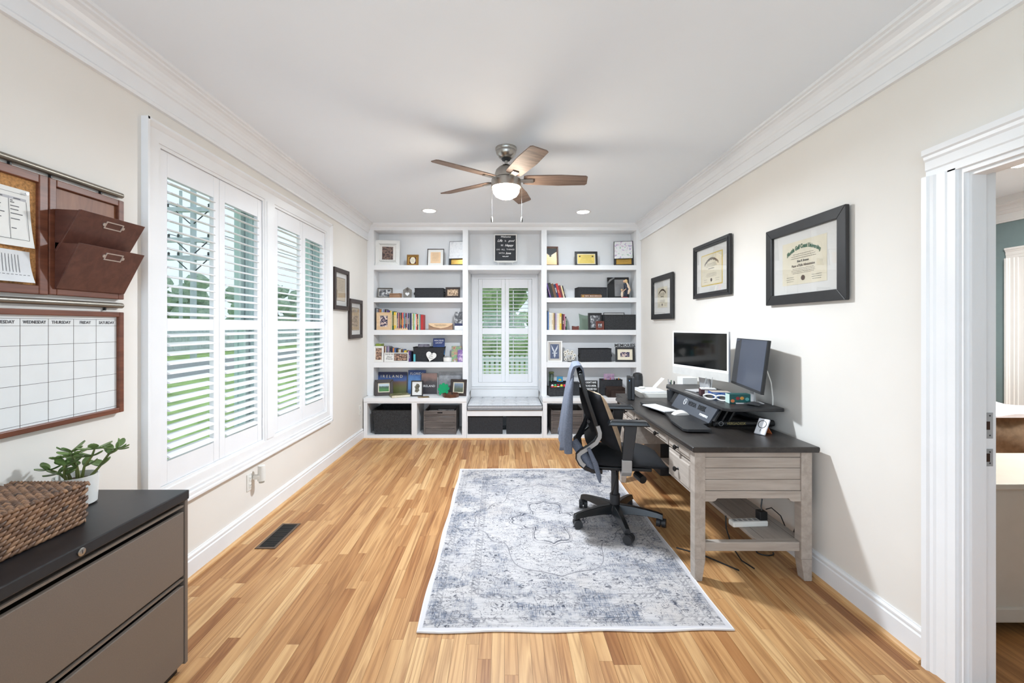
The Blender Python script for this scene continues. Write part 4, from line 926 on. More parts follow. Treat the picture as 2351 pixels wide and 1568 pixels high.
t, R = slab('book', 'dark book with a stormy cliff cover behind the green clover', 'book', SX(985, 5.75), 5.745, Z5, .205, .275, .03, picmat('storm_cover', [(.0, (36, 34, 40)), (.35, (62, 58, 62)), (.55, (78, 72, 74)), (.75, (150, 118, 108)), (1, (110, 92, 90))], 12, 7, grad=.7, span=.27), tilt=7, sides=bookmat('black'))
text('IRELAND', .040, M_white, t, R, y=-.0026, z=.105)
t, R = frame('framed_print', 'wide grey mountain print behind the green clover', 'picture frame', SX(1038, 5.80), 5.815, Z5, .36, .285, tilt=6, fw=.006, d=.008, fm=M_silver, pm=M_gphoto, stand=False)
frame('framed_photo', 'dark wood frame with a green field photo at counter left end', 'picture frame', SX(880.5, 5.60), 5.62, Z5, .232, .205, rz=16, tilt=10, fw=.042, d=.022, fm=M_fdark, pm=M_field, mw=.012, mm=M_cream)
t, R = frame('framed_photo', 'thin black frame with an island map on the left counter', 'picture frame', SX(957, 5.56), 5.575, Z5, .152, .20, tilt=6, rz=3, fw=.014, d=.02, fm=M_fblack, pm=M_paper)
b = B(R); b.prism([(-.03, .06), (.0, .045), (.028, .07), (.02, .10), (.035, .13), (.02, .155), (-.005, .16), (-.02, .135), (-.035, .12), (-.02, .095)], 'xz', -.0072, -.0057); b.obj('map_shape', picmat('map_photo', [(.3, (40, 44, 40)), (.5, (100, 92, 70)), (.7, (150, 150, 140))], 40), t)
t = thing('shamrock', 'bright green felt four-leaf clover on the counter', 'ornament', (SX(1012, 5.57), 5.585, Z5)); R = Matrix.Rotation(math.radians(-8), 4, 'X') @ Matrix.Rotation(math.radians(20), 4, 'Y')
M_clov = mat('green_felt', (18, 150, 98), .9, var=.06, scale=50)
for k, a in enumerate((45, 135, 225, 315)):
    c_, s_ = math.cos(math.radians(a)), math.sin(math.radians(a)); hp = heart(.082, .082)
    B(R).prism([(c_ * .040 + (u * s_ + v * c_) , .098 + s_ * .040 + (-u * c_ + v * s_)) for u, v in hp], 'xz', -.008 - .0003 * k, -.0003 * k).obj('leaf', M_clov, t)
B(R).prism([(-.012, .09), (.012, .09), (-.012, .004), (-.036, .016)], 'xz', -.0075, -.0005).obj('stem', M_clov, t)
frame('framed_photo', 'brown frame with a landscape photo at counter right end', 'picture frame', SX(1052, 5.60), 5.615, Z5, .215, .21, rz=-12, tilt=9, fw=.034, d=.022, fm=M_fdark, pm=M_scene, mw=.014, mm=M_cream)
t = thing('wooden_dish', 'octagonal wooden dish with a dark rim near counter edge', 'dish', (SX(1035, 5.52), 5.525, Z5)); b = B(); b.lathe([(.10, 0), (.108, .045), (.096, .045), (.09, .012)], 8); b.obj('dish', M_fbrown, t, bevel=.002); lines(t, Matrix.Translation((0, 0, .0455)) @ Matrix.Rotation(-PI/2, 4, 'X'), -.05, .05, -.02, .02, 1, M_white, y=.033, th=.012)
t = thing('book', 'thick guide book lying flat on the left counter', 'book', (SX(917, 5.53), 5.56, Z5), 24); M_guide = picmat('guide_cover', [(.3, (74, 80, 50)), (.5, (118, 116, 74)), (.68, (180, 176, 140))], 18)
B().box(-.115, -.085, .003, .112, .085, .027).obj('pages', M_pages, t); B().box(-.115, -.088, 0, .115, .088, .003).box(-.118, -.088, 0, -.115, .088, .032).obj('cover', M_guide, t); B().box(-.115, -.088, .027, .115, .088, .031).obj('front_cover', M_guide, t)
o = B().box(-.07, -.05, 0, .07, .05, .003).obj('postcard', picmat('postcard', [(.3, (60, 46, 36)), (.5, (140, 110, 60)), (.7, (70, 80, 60))], 24)); o.location = (SX(972, 5.49), 5.50, Z5 + .0003); o.rotation_euler = (0, 0, .3); tag(o, 'small dark postcard lying flat at the counter edge', 'postcard')
# right counter
bin_('fabric_bin', 'black open bin full of small toys on the right counter', SX(1282, 5.62), 5.635, Z5, .26, .15, .115, rz=10, mt=M_bin)
cl = [((230, 60, 90), 'pink'), ((240, 160, 60), 'orange'), ((240, 238, 230), 'white'), ((80, 180, 120), 'green'), ((200, 40, 50), 'red'), ((250, 210, 70), 'yellow')]
for k, (c, nm) in enumerate(cl):
    t = thing('toy_ball', f'small {nm} toy in the black bin on the right counter', 'toy', (SX(1268 + 7 * k, 5.61), 5.60 + .012 * (k % 3), Z5 + .012))
    r_ = .028 if k % 2 else .024; m = mat('toy_' + nm, c, .4)
    B().lathe([(r_ * .8, 0), (r_, .03), (r_, .08), (r_ * .7, .112)], 12).obj('body', m, t, smooth=True); B().ell((0, 0, .122), (r_ * .7, r_ * .7, r_ * .55), 10, 6).obj('knob', mat('toy_' + cl[(k + 2) % 6][1], cl[(k + 2) % 6][0], .4), t, smooth=True)
bin_('fabric_bin', 'black box behind the toy bin on the right counter', SX(1283, 5.78), 5.79, Z5, .24, .12, .16, mt=M_binf)
t = thing('glass_jar', 'clear jar with a green lid at the right counter corner', 'jar', (SX(1266, 5.84), 5.845, Z5)); B().lathe([(.03, 0), (.032, .01), (.032, .25), (.026, .262)], 14).obj('jar', M_gl, t, smooth=True); B().lathe([(.034, .2625), (.034, .282), (.03, .285)], 14).obj('lid', mat('pale_green_lid', (150, 160, 110), .6), t)
t = thing('greeting_card', 'blue card propped on the black box, right counter', 'card', (SX(1285, 5.75), 5.722, Z5)); R = Matrix.Rotation(math.radians(-4), 4, 'X'); B(R).box(-.04, 0, 0, .04, .002, .235).obj('card', mat('blue_card', (70, 150, 190), .6), t); b = B(R); b.prism([(-.02, .19), (.0, .205), (.022, .19), (.018, .178), (-.016, .18)], 'xz', -.001, 0); b.obj('motif', bookmat('yellow'), t)
bin_('storage_box', 'small black box left of the chair back on the counter', SX(1318, 5.66), 5.68, Z5, .13, .12, .155, mt=M_binf, lid=True)
t, R = frame('word_sign', 'black sign with white capital letters on the right counter', 'sign', SX(1355, 5.70), 5.70, Z5, .19, .185, tilt=3, fw=.006, fm=M_fblack, pm=M_black, mw=0, mm=M_black)
for k, s in enumerate(("IF I DON'T HAVE", 'YOU AS A MOM,', "I'D CHOOSE YOU", 'AS A FRIEND')): text(s, .036, M_white, t, R, y=-.006, z=.158 - .043 * k, sx=.60, bold=.001)
bin_('desk_organizer', 'black pen organizer with a coloured card on the right counter', SX(1402, 5.70), 5.70, Z5, .27, .14, .20, mt=M_binf)
for k in range(6):
    c, nm = cl[(k * 5) % 6]; x = SX(1386 + 7 * k, 5.67)
    o = B().tube([(0, 0, 0), (random.uniform(-.015, .015), -.01, .19 + .012 * (k % 3))], .004, 6).obj('pen', mat('toy_' + nm, c, .4)); o.location = (x, 5.68, Z5 + .012); tag(o, f'{nm} pen in the black organizer, {ORD[k]} from its left', 'pen')
o = B().box(-.07, 0, 0, .07, .003, .115).obj('photo_card', picmat('lilac_card', [(.3, (120, 90, 120)), (.5, (190, 160, 190)), (.7, (216, 180, 190))], 20)); o.location = (SX(1398, 5.74), 5.735, Z5 + .155); tag(o, 'lilac picture card standing in the black organizer', 'card')
t = thing('file_sorter', 'dark wood stepped letter sorter on the counter beside the desk', 'letter tray', (SX(1411, 5.54), 5.565, Z5))
for k, (h, yy) in enumerate(((.085, -.09), (.125, -.03), (.125, .03))):
    B().box(-.06 if k == 0 else -.10, yy, .008, .11, yy + .008, h).obj('divider', M_fdark, t); 
B().box(-.10, -.09, 0, .11, .09, .008).obj('bottom_tray', M_fdark, t); B().box(-.10, -.02, .0081, -.092, .09, .10).obj('side_panel', M_fdark, t); B().box(.11, -.09, 0, .118, .09, .12).obj('side_panel', M_fdark, t)

# ------------------------------------------------------------------ wall frames
def diploma(label, y0, y1, z0, z1, fm, fw, side=1, step=0, heading=None, arcs=.6, pm=None, col=None, paper=(.16, .12)):
    w, h = y1 - y0, z1 - z0; x = (XR - .012) if side > 0 else (XL + .012)
    t, R = frame('framed_diploma' if side > 0 else 'framed_document', label, 'picture frame', x, (y0 + y1) / 2, z0, w, h, rz=-90 if side > 0 else 90, tilt=0, fw=fw, d=.022, fm=fm, pm=pm or M_cream, mw=paper[0], mwz=paper[1], mm=M_matw, stand=False, glass=True, step=step)
    B().box(-w/2 + .05, 0, .05, w/2 - .05, .0115, h - .05).obj('hanging_board', M_fdark, t)
    return t, R, w, h
M_green = mat('dark_green_ink', (44, 104, 72), .6); M_brownink = mat('brown_ink', (86, 66, 52), .6)
def degree(t, R, cz, w, h, title, ink, degree_line=None, sig=2, name=None):
    """printed diploma text inside a paper w x h centred at height cz"""
    if not title:
        b = B(R)
        for k in range(-9, 10):
            x = w * .038 * k; z = cz + h * .36 - h * .16 * (k / 9) ** 2; b.box(x - w * .014, -.0072, z - h * (.035 if k % 3 else .05), x + w * .014, -.0066, z + h * (.035 if k % 2 else .045))
        b.obj('arched_heading', ink, t)['kind'] = 'stuff'
    else: text(title, h * .135, ink, t, R, y=-.0074, z=cz + h * .36, arc=h * .16 / (w * .38) ** 2, bold=.0010, fit=w * .76)
    lines(t, R, -w * .30, w * .30, cz + h * .08, cz + h * .22, 3, M_brownink, y=-.0068, th=.0022, seed=2); name and text(name, h * .075, M_ink, t, R, y=-.0074, z=cz + h * .03, fit=w * .26) or lines(t, R, -w * .15, w * .15, cz + h * .01, cz + h * .05, 1, M_ink, y=-.0068, th=.006, rag=0)
    if degree_line: text(degree_line, h * .085, M_brownink, t, R, y=-.0074, z=cz - h * .07, fit=w * .52)
    lines(t, R, -w * .30, w * .30, cz - h * .26, cz - h * .12, 4, M_brownink, y=-.0068, th=.0018, seed=6)
    for s_ in (-1, 1): lines(t, R, s_ * w * .30 - w * .11, s_ * w * .30 + w * .11, cz - h * .44, cz - h * .30, sig, M_ink, y=-.0068, th=.002, seed=3 + s_)
    B(R).cyl((0, -.0076, cz - h * .36), (0, -.0067, cz - h * .36), h * .06, n=16).obj('seal', M_brownink, t)
t, R, w, h = diploma('largest black-framed diploma nearest the doorway', 2.221, 2.897, 1.553, 2.042, M_fblack, .06, paper=(.09, .055))
degree(t, R, h / 2, .376, .26, 'Florida Gulf Coast University', M_green, 'Master of Public Administration', 3, 'Brian R. Brennan')
t, R, w, h = diploma('middle diploma in a stepped black frame with gold-edged paper', 3.364, 4.014, 1.664, 2.136, M_fblack, .045, step=.004, paper=(.093, .055), pm=M_goldl)
B(R).box(-.176, -.0066, h / 2 - .127, .176, -.0057, h / 2 + .127).obj('paper', M_cream, t)
degree(t, R, h / 2, .34, .25, None, M_brownink)
t, R, w, h = diploma('far black-framed diploma above the printer', 4.512, 5.158, 1.4925, 1.981, M_fblack, .06, paper=(.115, .07))
degree(t, R, h / 2, .30, .23, None, M_brownink)
M_tan = mat('tan_parchment', (206, 188, 160), .7, var=.08, scale=30)
t, R, w, h = diploma('higher of two brown document frames beside the left window', 4.475, 4.90, 1.59, 2.03, M_fdark, .045, side=-1, pm=M_tan, paper=(.045, .05))
e = B(R)
for q in ((-.118, .095, -.114, .345), (.114, .095, .118, .345), (-.118, .341, .118, .345), (-.118, .095, .118, .099)): e.box(q[0], -.0068, q[1], q[2], -.0057, q[3])
e.obj('ruled_border', M_brownink, t); lines(t, R, -.09, .09, .2, .32, 7, M_brownink)
t, R, w, h = diploma('lower of two brown document frames near the left bookcase', 4.93, 5.36, 1.272, 1.73, M_fdark, .045, side=-1, pm=M_tan, paper=(.045, .05))
e = B(R)
for q in ((-.118, .095, -.114, .36), (.114, .095, .118, .36), (-.118, .356, .118, .36), (-.118, .095, .118, .099)): e.box(q[0], -.0068, q[1], q[2], -.0057, q[3])
e.obj('ruled_border', M_brownink, t); lines(t, R, -.09, .09, .11, .33, 14, M_brownink, th=.004)

# ------------------------------------------------------------------ outlets, night light, floor register
M_plate = mat('outlet_plastic', (232, 230, 224), .4, var=.02)
def outlet(label, y, z):
    t = thing('wall_outlet', label, 'outlet', (XL, y, z), 90); B().box(-.036, -.006, -.058, .036, -.0005, .058).obj('cover_plate', M_plate, t, bevel=.002)
    for s in (-1, 1):
        r_ = B().box(-.016, -.009, s * .024 - .015, .016, -.006, s * .024 + .015).obj('receptacle', M_plate, t, bevel=.002)
        for q in (-.006, .006): B().box(q - .001, -.0095, s * .024 - .004, q + .001, -.009, s * .024 + .006).obj('slot', M_dark, r_)
    return t
outlet('white wall outlet with a plugged-in freshener under the left window', 3.03, .335); outlet('white wall outlet beside the left bookcase base', 5.35, .385)
t = thing('air_freshener', 'white plug-in air freshener in the outlet under the window', 'air freshener', (XL + .011, 3.06, .36), 90)
B().box(-.016, -.05, -.016, .016, 0, .012).obj('plug_body', M_plate, t, bevel=.004); B().cyl((.012, -.05, -.03), (.012, -.05, .075), .026, .024, 16).obj('housing', M_plate, t, smooth=True); B().cyl((.012, -.05, -.045), (.012, -.05, -.0305), .018, n=14).obj('refill', mat('refill_glass', (190, 186, 176), .2), t)
t = thing('floor_register', 'black metal floor register set in the oak floor', 'vent', ((VX0 + VX1) / 2, (VY0 + VY1) / 2, 0), world=True)
e = B(); k = .016
for q in ((VX0, VY0, VX1, VY0 + k), (VX0, VY1 - k, VX1, VY1), (VX0, VY0 + k, VX0 + k, VY1 - k), (VX1 - k, VY0 + k, VX1, VY1 - k)): e.box(q[0], q[1], .0005, q[2], q[3], .005)
e.obj('frame', mat('bronze_frame', (96, 78, 64), .45, metal=.3), t); B().box(VX0 + k, VY0 + k, .0004, VX1 - k, VY1 - k, .0015).obj('shadow_box', M_inside, t)
g = B()
for k2 in range(22): g.box(VX0 + k, VY0 + k + .003 + k2 * .0143, .0016, VX1 - k, VY0 + k + .009 + k2 * .0143, .004)
tag(g.obj('grille', M_black, t), kind='stuff')
# ------------------------------------------------------------------ rug
def rugmat():
    m, nt, p = _new('distressed_medallion_rug')
    tc = N(nt, 'ShaderNodeTexCoord'); se = N(nt, 'ShaderNodeSeparateXYZ'); L(nt, tc.outputs['Object'], se.inputs[0])
    ax, ay = mth(nt, 'ABSOLUTE', se.outputs['X']), mth(nt, 'ABSOLUTE', se.outputs['Y'])
    def cmb(x, y):
        c = N(nt, 'ShaderNodeCombineXYZ'); L(nt, x, c.inputs[0]); L(nt, y, c.inputs[1]); return c.outputs[0]
    sym = cmb(ax, ay)
    def noise(vec, sc, **kw):
        mp = N(nt, 'ShaderNodeMapping'); mp.inputs['Scale'].default_value = sc; L(nt, vec, mp.inputs['Vector'])
        n = N(nt, 'ShaderNodeTexNoise', Scale=1.0, **kw); L(nt, mp.outputs[0], n.inputs['Vector']); return n.outputs['Fac']
    def smooth(v, a, b):
        n = N(nt, 'ShaderNodeMapRange'); n.interpolation_type = 'SMOOTHSTEP'; L(nt, v, n.inputs[0]); n.inputs[1].default_value = a; n.inputs[2].default_value = b
        return n.outputs[0]
    O = tc.outputs['Object']
    patch = noise(O, (4.5, 5.5, 1), Detail=4.0, Roughness=.6)                        # worn and unworn patches
    weave = noise(O, (14, 260, 1), Detail=3.0)                                      # short cross threads
    weave2 = noise(O, (260, 16, 1), Detail=3.0)
    orn = noise(sym, (17, 17, 1), Detail=2.0, Distortion=2.2)                        # mirrored ornament
    fine = noise(sym, (46, 46, 1), Detail=3.0, Distortion=1.2)
    line = mth(nt, 'SUBTRACT', 1.0, smooth(mth(nt, 'ABSOLUTE', mth(nt, 'SUBTRACT', orn, .52)), .010, .030))
    vor = N(nt, 'ShaderNodeTexVoronoi', Scale=19.0); vor.inputs['Randomness'].default_value = .9
    nd = N(nt, 'ShaderNodeTexNoise', Scale=28.0, Detail=2.0); L(nt, sym, nd.inputs['Vector'])
    vs_ = N(nt, 'ShaderNodeVectorMath', operation='MULTIPLY_ADD'); L(nt, nd.outputs['Color'], vs_.inputs[0]); vs_.inputs[1].default_value = (.075, .075, 0); L(nt, sym, vs_.inputs[2])
    mpv = N(nt, 'ShaderNodeMapping'); mpv.inputs['Scale'].default_value = (1, 1.7, 1); L(nt, vs_.outputs[0], mpv.inputs['Vector']); L(nt, mpv.outputs[0], vor.inputs['Vector'])
    bits = mth(nt, 'SUBTRACT', 1.0, smooth(vor.outputs['Distance'], .16, .28))       # scattered leaf flecks
    # border stripes
    bx, by = mth(nt, 'SUBTRACT', .735, ax), mth(nt, 'SUBTRACT', 1.14, ay)
    edge = mth(nt, 'MINIMUM', bx, by)
    def stripe(c, w): return mth(nt, 'SUBTRACT', 1.0, smooth(mth(nt, 'ABSOLUTE', mth(nt, 'SUBTRACT', edge, c)), w * .5, w))
    inb = mth(nt, 'MULTIPLY', smooth(edge, .035, .06), mth(nt, 'SUBTRACT', 1.0, smooth(edge, .27, .30)))
    stripes = mth(nt, 'MAXIMUM', mth(nt, 'MAXIMUM', stripe(.055, .006), stripe(.085, .006)), mth(nt, 'MAXIMUM', stripe(.235, .006), stripe(.27, .007)))
    dots = mth(nt, 'MULTIPLY', mth(nt, 'MAXIMUM', stripe(.07, .016), stripe(.252, .016)), mth(nt, 'GREATER_THAN', mth(nt, 'SINE', mth(nt, 'MULTIPLY', mth(nt, 'ADD', ax, ay), 190.0)), .35))
    # medallion outline: lobed star around the middle
    r = mth(nt, 'SQRT', mth(nt, 'ADD', mth(nt, 'POWER', mth(nt, 'MULTIPLY', ax, 1.25), 2.0), mth(nt, 'POWER', mth(nt, 'MULTIPLY', ay, .92), 2.0)))
    th = mth(nt, 'ARCTAN2', ay, ax)
    lob = mth(nt, 'MULTIPLY', mth(nt, 'ABSOLUTE', mth(nt, 'COSINE', mth(nt, 'MULTIPLY', th, 2.0))), .15)
    lob2 = mth(nt, 'MULTIPLY', mth(nt, 'SINE', mth(nt, 'MULTIPLY', th, 12.0)), .022)
    rr = mth(nt, 'SUBTRACT', r, mth(nt, 'ADD', mth(nt, 'ADD', lob, lob2), .16))
    def ring(c, w): return mth(nt, 'SUBTRACT', 1.0, smooth(mth(nt, 'ABSOLUTE', mth(nt, 'SUBTRACT', rr, c)), w * .4, w))
    med = mth(nt, 'MAXIMUM', ring(0.0, .010), mth(nt, 'MULTIPLY', ring(.026, .007), .7)); med = mth(nt, 'MAXIMUM', med, mth(nt, 'MULTIPLY', ring(.34, .007), .6))
    inside = mth(nt, 'SUBTRACT', 1.0, smooth(rr, -.03, .0))
    corner = smooth(rr, .34, .36)
    # amounts
    patch2 = noise(O, (3.4, 4.2, 1), Detail=5.0, Roughness=.62)
    wear = smooth(patch2, .46, .60)
    hatch = smooth(mth(nt, 'MAXIMUM', weave, weave2), .50, .64)
    zone = mth(nt, 'ADD', .46, mth(nt, 'ADD', mth(nt, 'MULTIPLY', inb, .55), mth(nt, 'ADD', mth(nt, 'MULTIPLY', inside, .40), mth(nt, 'MULTIPLY', corner, .40))))
    f_blue = mth(nt, 'MULTIPLY', mth(nt, 'MULTIPLY', wear, zone), mth(nt, 'ADD', .18, mth(nt, 'MULTIPLY', hatch, mth(nt, 'ADD', .35, mth(nt, 'MULTIPLY', smooth(fine, .38, .58), .7)))))
    f_soft = mth(nt, 'MULTIPLY', smooth(patch, .40, .66), mth(nt, 'MULTIPLY', hatch, .34))
    lin_ = mth(nt, 'MAXIMUM', mth(nt, 'MAXIMUM', mth(nt, 'MULTIPLY', line, .75), mth(nt, 'MULTIPLY', bits, .9)), mth(nt, 'MAXIMUM', mth(nt, 'MULTIPLY', stripes, .35), mth(nt, 'MAXIMUM', mth(nt, 'MULTIPLY', dots, .5), med)))
    worn2 = smooth(noise(O, (6, 7, 1), Detail=5.0, Roughness=.7), .37, .50)
    f_line = mth(nt, 'MULTIPLY', lin_, mth(nt, 'MULTIPLY', worn2, smooth(weave, .30, .50)))
    f_line = mth(nt, 'MAXIMUM', f_line, mth(nt, 'MULTIPLY', med, mth(nt, 'MULTIPLY', smooth(patch, .36, .5), .75)))
    base_ = ramp(nt, noise(O, (9, 60, 1), Detail=3.0), [(.3, (172, 167, 166)), (.5, (188, 184, 184)), (.7, (198, 193, 192))])
    warm = mix(nt, mth(nt, 'MULTIPLY', smooth(noise(O, (2.2, 2.6, 1), Detail=2.0), .5, .7), .45), base_, lin((194, 184, 176)))
    c = mix(nt, mth(nt, 'MINIMUM', mth(nt, 'ADD', f_blue, f_soft), .9), warm, ramp(nt, fine, [(.3, (62, 70, 88)), (.6, (104, 113, 130))]))
    c = mix(nt, mth(nt, 'MINIMUM', f_line, .9), c, lin((56, 60, 72)))
    rim = smooth(edge, .018, .026)
    c = mix(nt, rim, lin((202, 198, 200)), c)
    L(nt, c, p.inputs['Base Color']); p.inputs['Roughness'].default_value = .95; p.inputs['Specular IOR Level'].default_value = .1
    bp = N(nt, 'ShaderNodeBump', Strength=.25, Distance=.002); L(nt, weave, bp.inputs['Height']); L(nt, bp.outputs[0], p.inputs['Normal'])
    return m
rg = thing('area_rug', 'pale distressed blue-grey medallion rug under the office chair', 'rug', (.32, 3.16, 0), .6)
def rtop(u, v):
    x, y = -.735 + 1.47 * u, -1.14 + 2.28 * v
    return (x + .004 * math.sin(y * 9), y + .005 * math.sin(x * 13) , .0095 + .0012 * math.sin(x * 21) * math.sin(y * 17))
B().grid(rtop, 30, 40, lambda u, v: (rtop(u, v)[0], rtop(u, v)[1], .0008)).obj('pile', rugmat(), rg, smooth=True)
e = []
for k in range(31): e.append(rtop(k / 30, 0))
for k in range(1, 41): e.append(rtop(1, k / 40))
for k in range(29, -1, -1): e.append(rtop(k / 30, 1))
for k in range(39, 0, -1): e.append(rtop(0, k / 40))
B().tube([(x, y, .0060) for x, y, z in e], .0052, 6, closed=True).obj('bound_edge', mat('pale_binding', (224, 220, 220), .9), rg, smooth=True)

# ------------------------------------------------------------------ desk
M_dk = woodmat('weathered_greige_wood', (160, 148, 137), (186, 175, 165), (30, 3, 30), .55)
M_dkl = woodmat('weathered_greige_lengthwise', (160, 148, 137), (186, 175, 165), (3, 30, 40), .55)
M_top = woodmat('dark_espresso_top', (34, 31, 30), (56, 51, 48), (40, 3, 40), .36)
M_knob = mat('dark_bronze_knob', (34, 31, 30), .4, metal=.5)
dk = thing('writing_desk', 'weathered greige desk with a dark top and drawers', 'desk', (1.38, 3.22, 0), world=True)
X0, X1, Y0, Y1, ZT = 1.06, 1.713, 2.42, 4.0, .723
B().prism([(1.032, .7335), (1.038, .7255), (1.045, .723), (1.73, .723), (1.735, .735), (1.735, .750), (1.730, .755), (1.040, .755), (1.034, .750), (1.034, .740)], 'xz', 2.388, 4.035).obj('desk_top', M_top, dk, bevel=.004)
def leg(x0, x1, y0, y1, sx):
    b = B(); zc = .12; k = .018
    xi0, xi1 = (x0, x1 - k) if sx < 0 else (x0 + k, x1)
    b.hexa([(xi0, y0, 0), (xi1, y0, 0), (xi1, y1, 0), (xi0, y1, 0)], [(x0, y0, zc), (x1, y0, zc), (x1, y1, zc), (x0, y1, zc)]); b.box(x0, y0, zc, x1, y1, ZT)
    return b
for yy in (Y0, Y1 - .06):
    leg(X0, X0 + .06, yy, yy + .06, -1).obj('leg', M_dk, dk, bevel=.003); leg(X1 - .06, X1, yy, yy + .06, 1).obj('leg', M_dk, dk, bevel=.003)
    yo = yy + .008
    for z0, z1 in ((.688, .7225), (.628, .686), (.564, .626), (.502, .562)): B().box(X0 + .06, yo, z0, X1 - .06, yo + .018, z1).obj('panel_board', M_dkl, dk, bevel=.002)
    ap = [(X0 + .06, .500), (X1 - .06, .500), (X1 - .06, .4415), (X1 - .105, .4415), (X1 - .118, .446), (X1 - .128, .459), (X0 + .128, .459), (X0 + .118, .446), (X0 + .105, .4415), (X0 + .06, .4415)]
    B().prism(ap, 'xz', yo - .004, yo + .02).obj('apron', M_dkl, dk, bevel=.0015)
    B().box(X0 + .055, yy + .012, .161, X1 - .06, yy + .05, .211).obj('stretcher', M_dkl, dk, bevel=.004)
B().box(1.43, Y0 + .05, .190, 1.700, Y1 - .05, .2105).obj('lower_shelf', M_dk, dk, bevel=.002)
for x in (1.475, 1.655): B().box(x, Y0 + .055, .2106, x + .002, Y1 - .055, .2109).obj('shelf_groove', M_dark, dk)
B().box(X1 - .03, Y0 + .06, .40, X1 - .012, Y1 - .06, ZT).obj('back_panel', M_dkl, dk)
fx = X0 + .012
def ped(y0, y1):
    B().box(fx + .018, y0, .448, X1 - .031, y1, .722).obj('pedestal', M_dk, dk)
ped(Y0 + .062, 2.83); ped(3.585, Y1 - .062)
B().box(fx + .018, 2.832, .64, 1.66, 3.583, .722).obj('drawer_case', M_dk, dk)
def drawer(y0, y1, z0, z1, knobs=1):
    d = B().box(fx - .002, y0, z0, fx + .017, y1, z1).obj('drawer', M_dk, dk, bevel=.003)
    q = .014; B().hexa([(fx - .003, y0 + q, z0 + q), (fx - .003, y1 - q, z0 + q), (fx - .003, y1 - q, z1 - q), (fx - .003, y0 + q, z1 - q)], [(fx - .009, y0 + q + .008, z0 + q + .008), (fx - .009, y1 - q - .008, z0 + q + .008), (fx - .009, y1 - q - .008, z1 - q - .008), (fx - .009, y0 + q + .008, z1 - q - .008)]).obj('raised_field', M_dk, d)
    ys = [(y0 + y1) / 2] if knobs == 1 else [y0 + (y1 - y0) * .22, y1 - (y1 - y0) * .22]
    for y in ys:
        z = (z0 + z1) / 2; b = B(Matrix.Translation((fx - .009, y, z)) @ Matrix.Rotation(-PI/2, 4, 'Y')); b.lathe([(.009, 0), (.005, .006), (.006, .012), (.015, .020), (.016, .026), (.010, .031)], 14); b.obj('knob', M_knob, d, smooth=True)
drawer(2.486, 2.826, .643, .717); drawer(2.486, 2.826, .462, .635); drawer(2.845, 3.57, .643, .717, 2); drawer(3.59, 3.934, .643, .717); drawer(3.59, 3.934, .462, .635)
# power strip and cables
t = thing('power_strip', 'white power strip lying across the desk lower shelf', 'power strip', (1.485, 2.64, .2112), 4)
B().box(-.115, -.028, 0, .105, .028, .034).obj('housing', M_plate, t, bevel=.008)
for k in range(5): B().box(-.10 + k * .032, -.014, .0341, -.08 + k * .032, .014, .0348).obj('socket', M_silver, t)
t = thing('power_adapter', 'black plug adapter on the end of the power strip', 'adapter', (1.565, 2.645, .2464), 4); B().box(-.025, -.024, 0, .022, .024, .052).obj('body', M_black, t, bevel=.004); B().tube([(0, 0, .0521), (0, .005, .075), (.01, .01, .12)], .004, 6).obj('cord_stub', M_black, t)
def cable(label, pts, r=.004, m=None): return tag(B().tube(pts, r, 7).obj('cable', m or M_black, smooth=True), label, 'cable')
cable('thick black cable hanging behind the desk near the wall', [(1.752, 2.60, .70), (1.751, 2.60, .45), (1.750, 2.60, .23), (1.748, 2.62, .18)], .0075)
cable('thin black cable looping from desk to shelf', [(1.756, 2.50, .72), (1.755, 2.50, .48), (1.745, 2.52, .38), (1.742, 2.55, .30), (1.742, 2.57, .22)], .0035)
cable('black cable curving off the power strip adapter', [(1.60, 2.66, .30), (1.64, 2.67, .305), (1.69, 2.66, .26), (1.715, 2.64, .18)], .0032)
cable('dark cord drooping from the lower shelf near desk leg', [(1.425, 2.80, .20), (1.418, 2.78, .13), (1.415, 2.70, .05), (1.43, 2.62, .008), (1.46, 2.54, .0045)], .0042)
cable('black cord lying along the floor under the desk', [(1.10, 2.78, .0045), (1.22, 2.70, .0045), (1.30, 2.60, .0045), (1.36, 2.52, .0045)], .0042)
cable('coiled black cord on the floor behind the stretcher', [(1.63 + .05 * math.cos(a), 2.72 + .035 * math.sin(a), .0045) for a in [k * PI / 8 for k in range(2, 17)]], .0040)

# ------------------------------------------------------------------ desk riser
M_ris = mat('black_riser_laminate', (34, 34, 36), .42, var=.12, scale=60)
M_risedge = mat('riser_edge_band', (70, 74, 80), .4)
rs = thing('desk_riser', 'black standing desk converter with a keyboard tray', 'desk riser', (1.50, 3.2, .7555), world=True)
top = [(1.375, 2.74), (1.405, 2.70), (1.735, 2.70), (1.748, 2.715), (1.748, 3.70), (1.70, 3.83), (1.43, 3.83), (1.385, 3.72)]
B().prism(top, 'xy', .885, .907).obj('upper_platform', M_ris, rs, bevel=.004)
for dx in (0, .012): B().box(1.415 + dx, 3.02, .9071, 1.421 + dx, 3.42, .9076).obj('tablet_slot', mat('slot_chrome', (196, 196, 198), .3, metal=.6), rs)
tray = [(1.285, 2.69), (1.14, 2.695), (1.118, 2.72), (1.135, 2.95), (1.165, 3.08), (1.192, 3.22), (1.192, 3.36), (1.170, 3.46), (1.15, 3.54), (1.15, 3.68), (1.17, 3.71), (1.34, 3.71), (1.345, 2.86), (1.30, 2.84)]
B().prism(tray, 'xy', .762, .780).obj('keyboard_tray', M_ris, rs, bevel=.003)
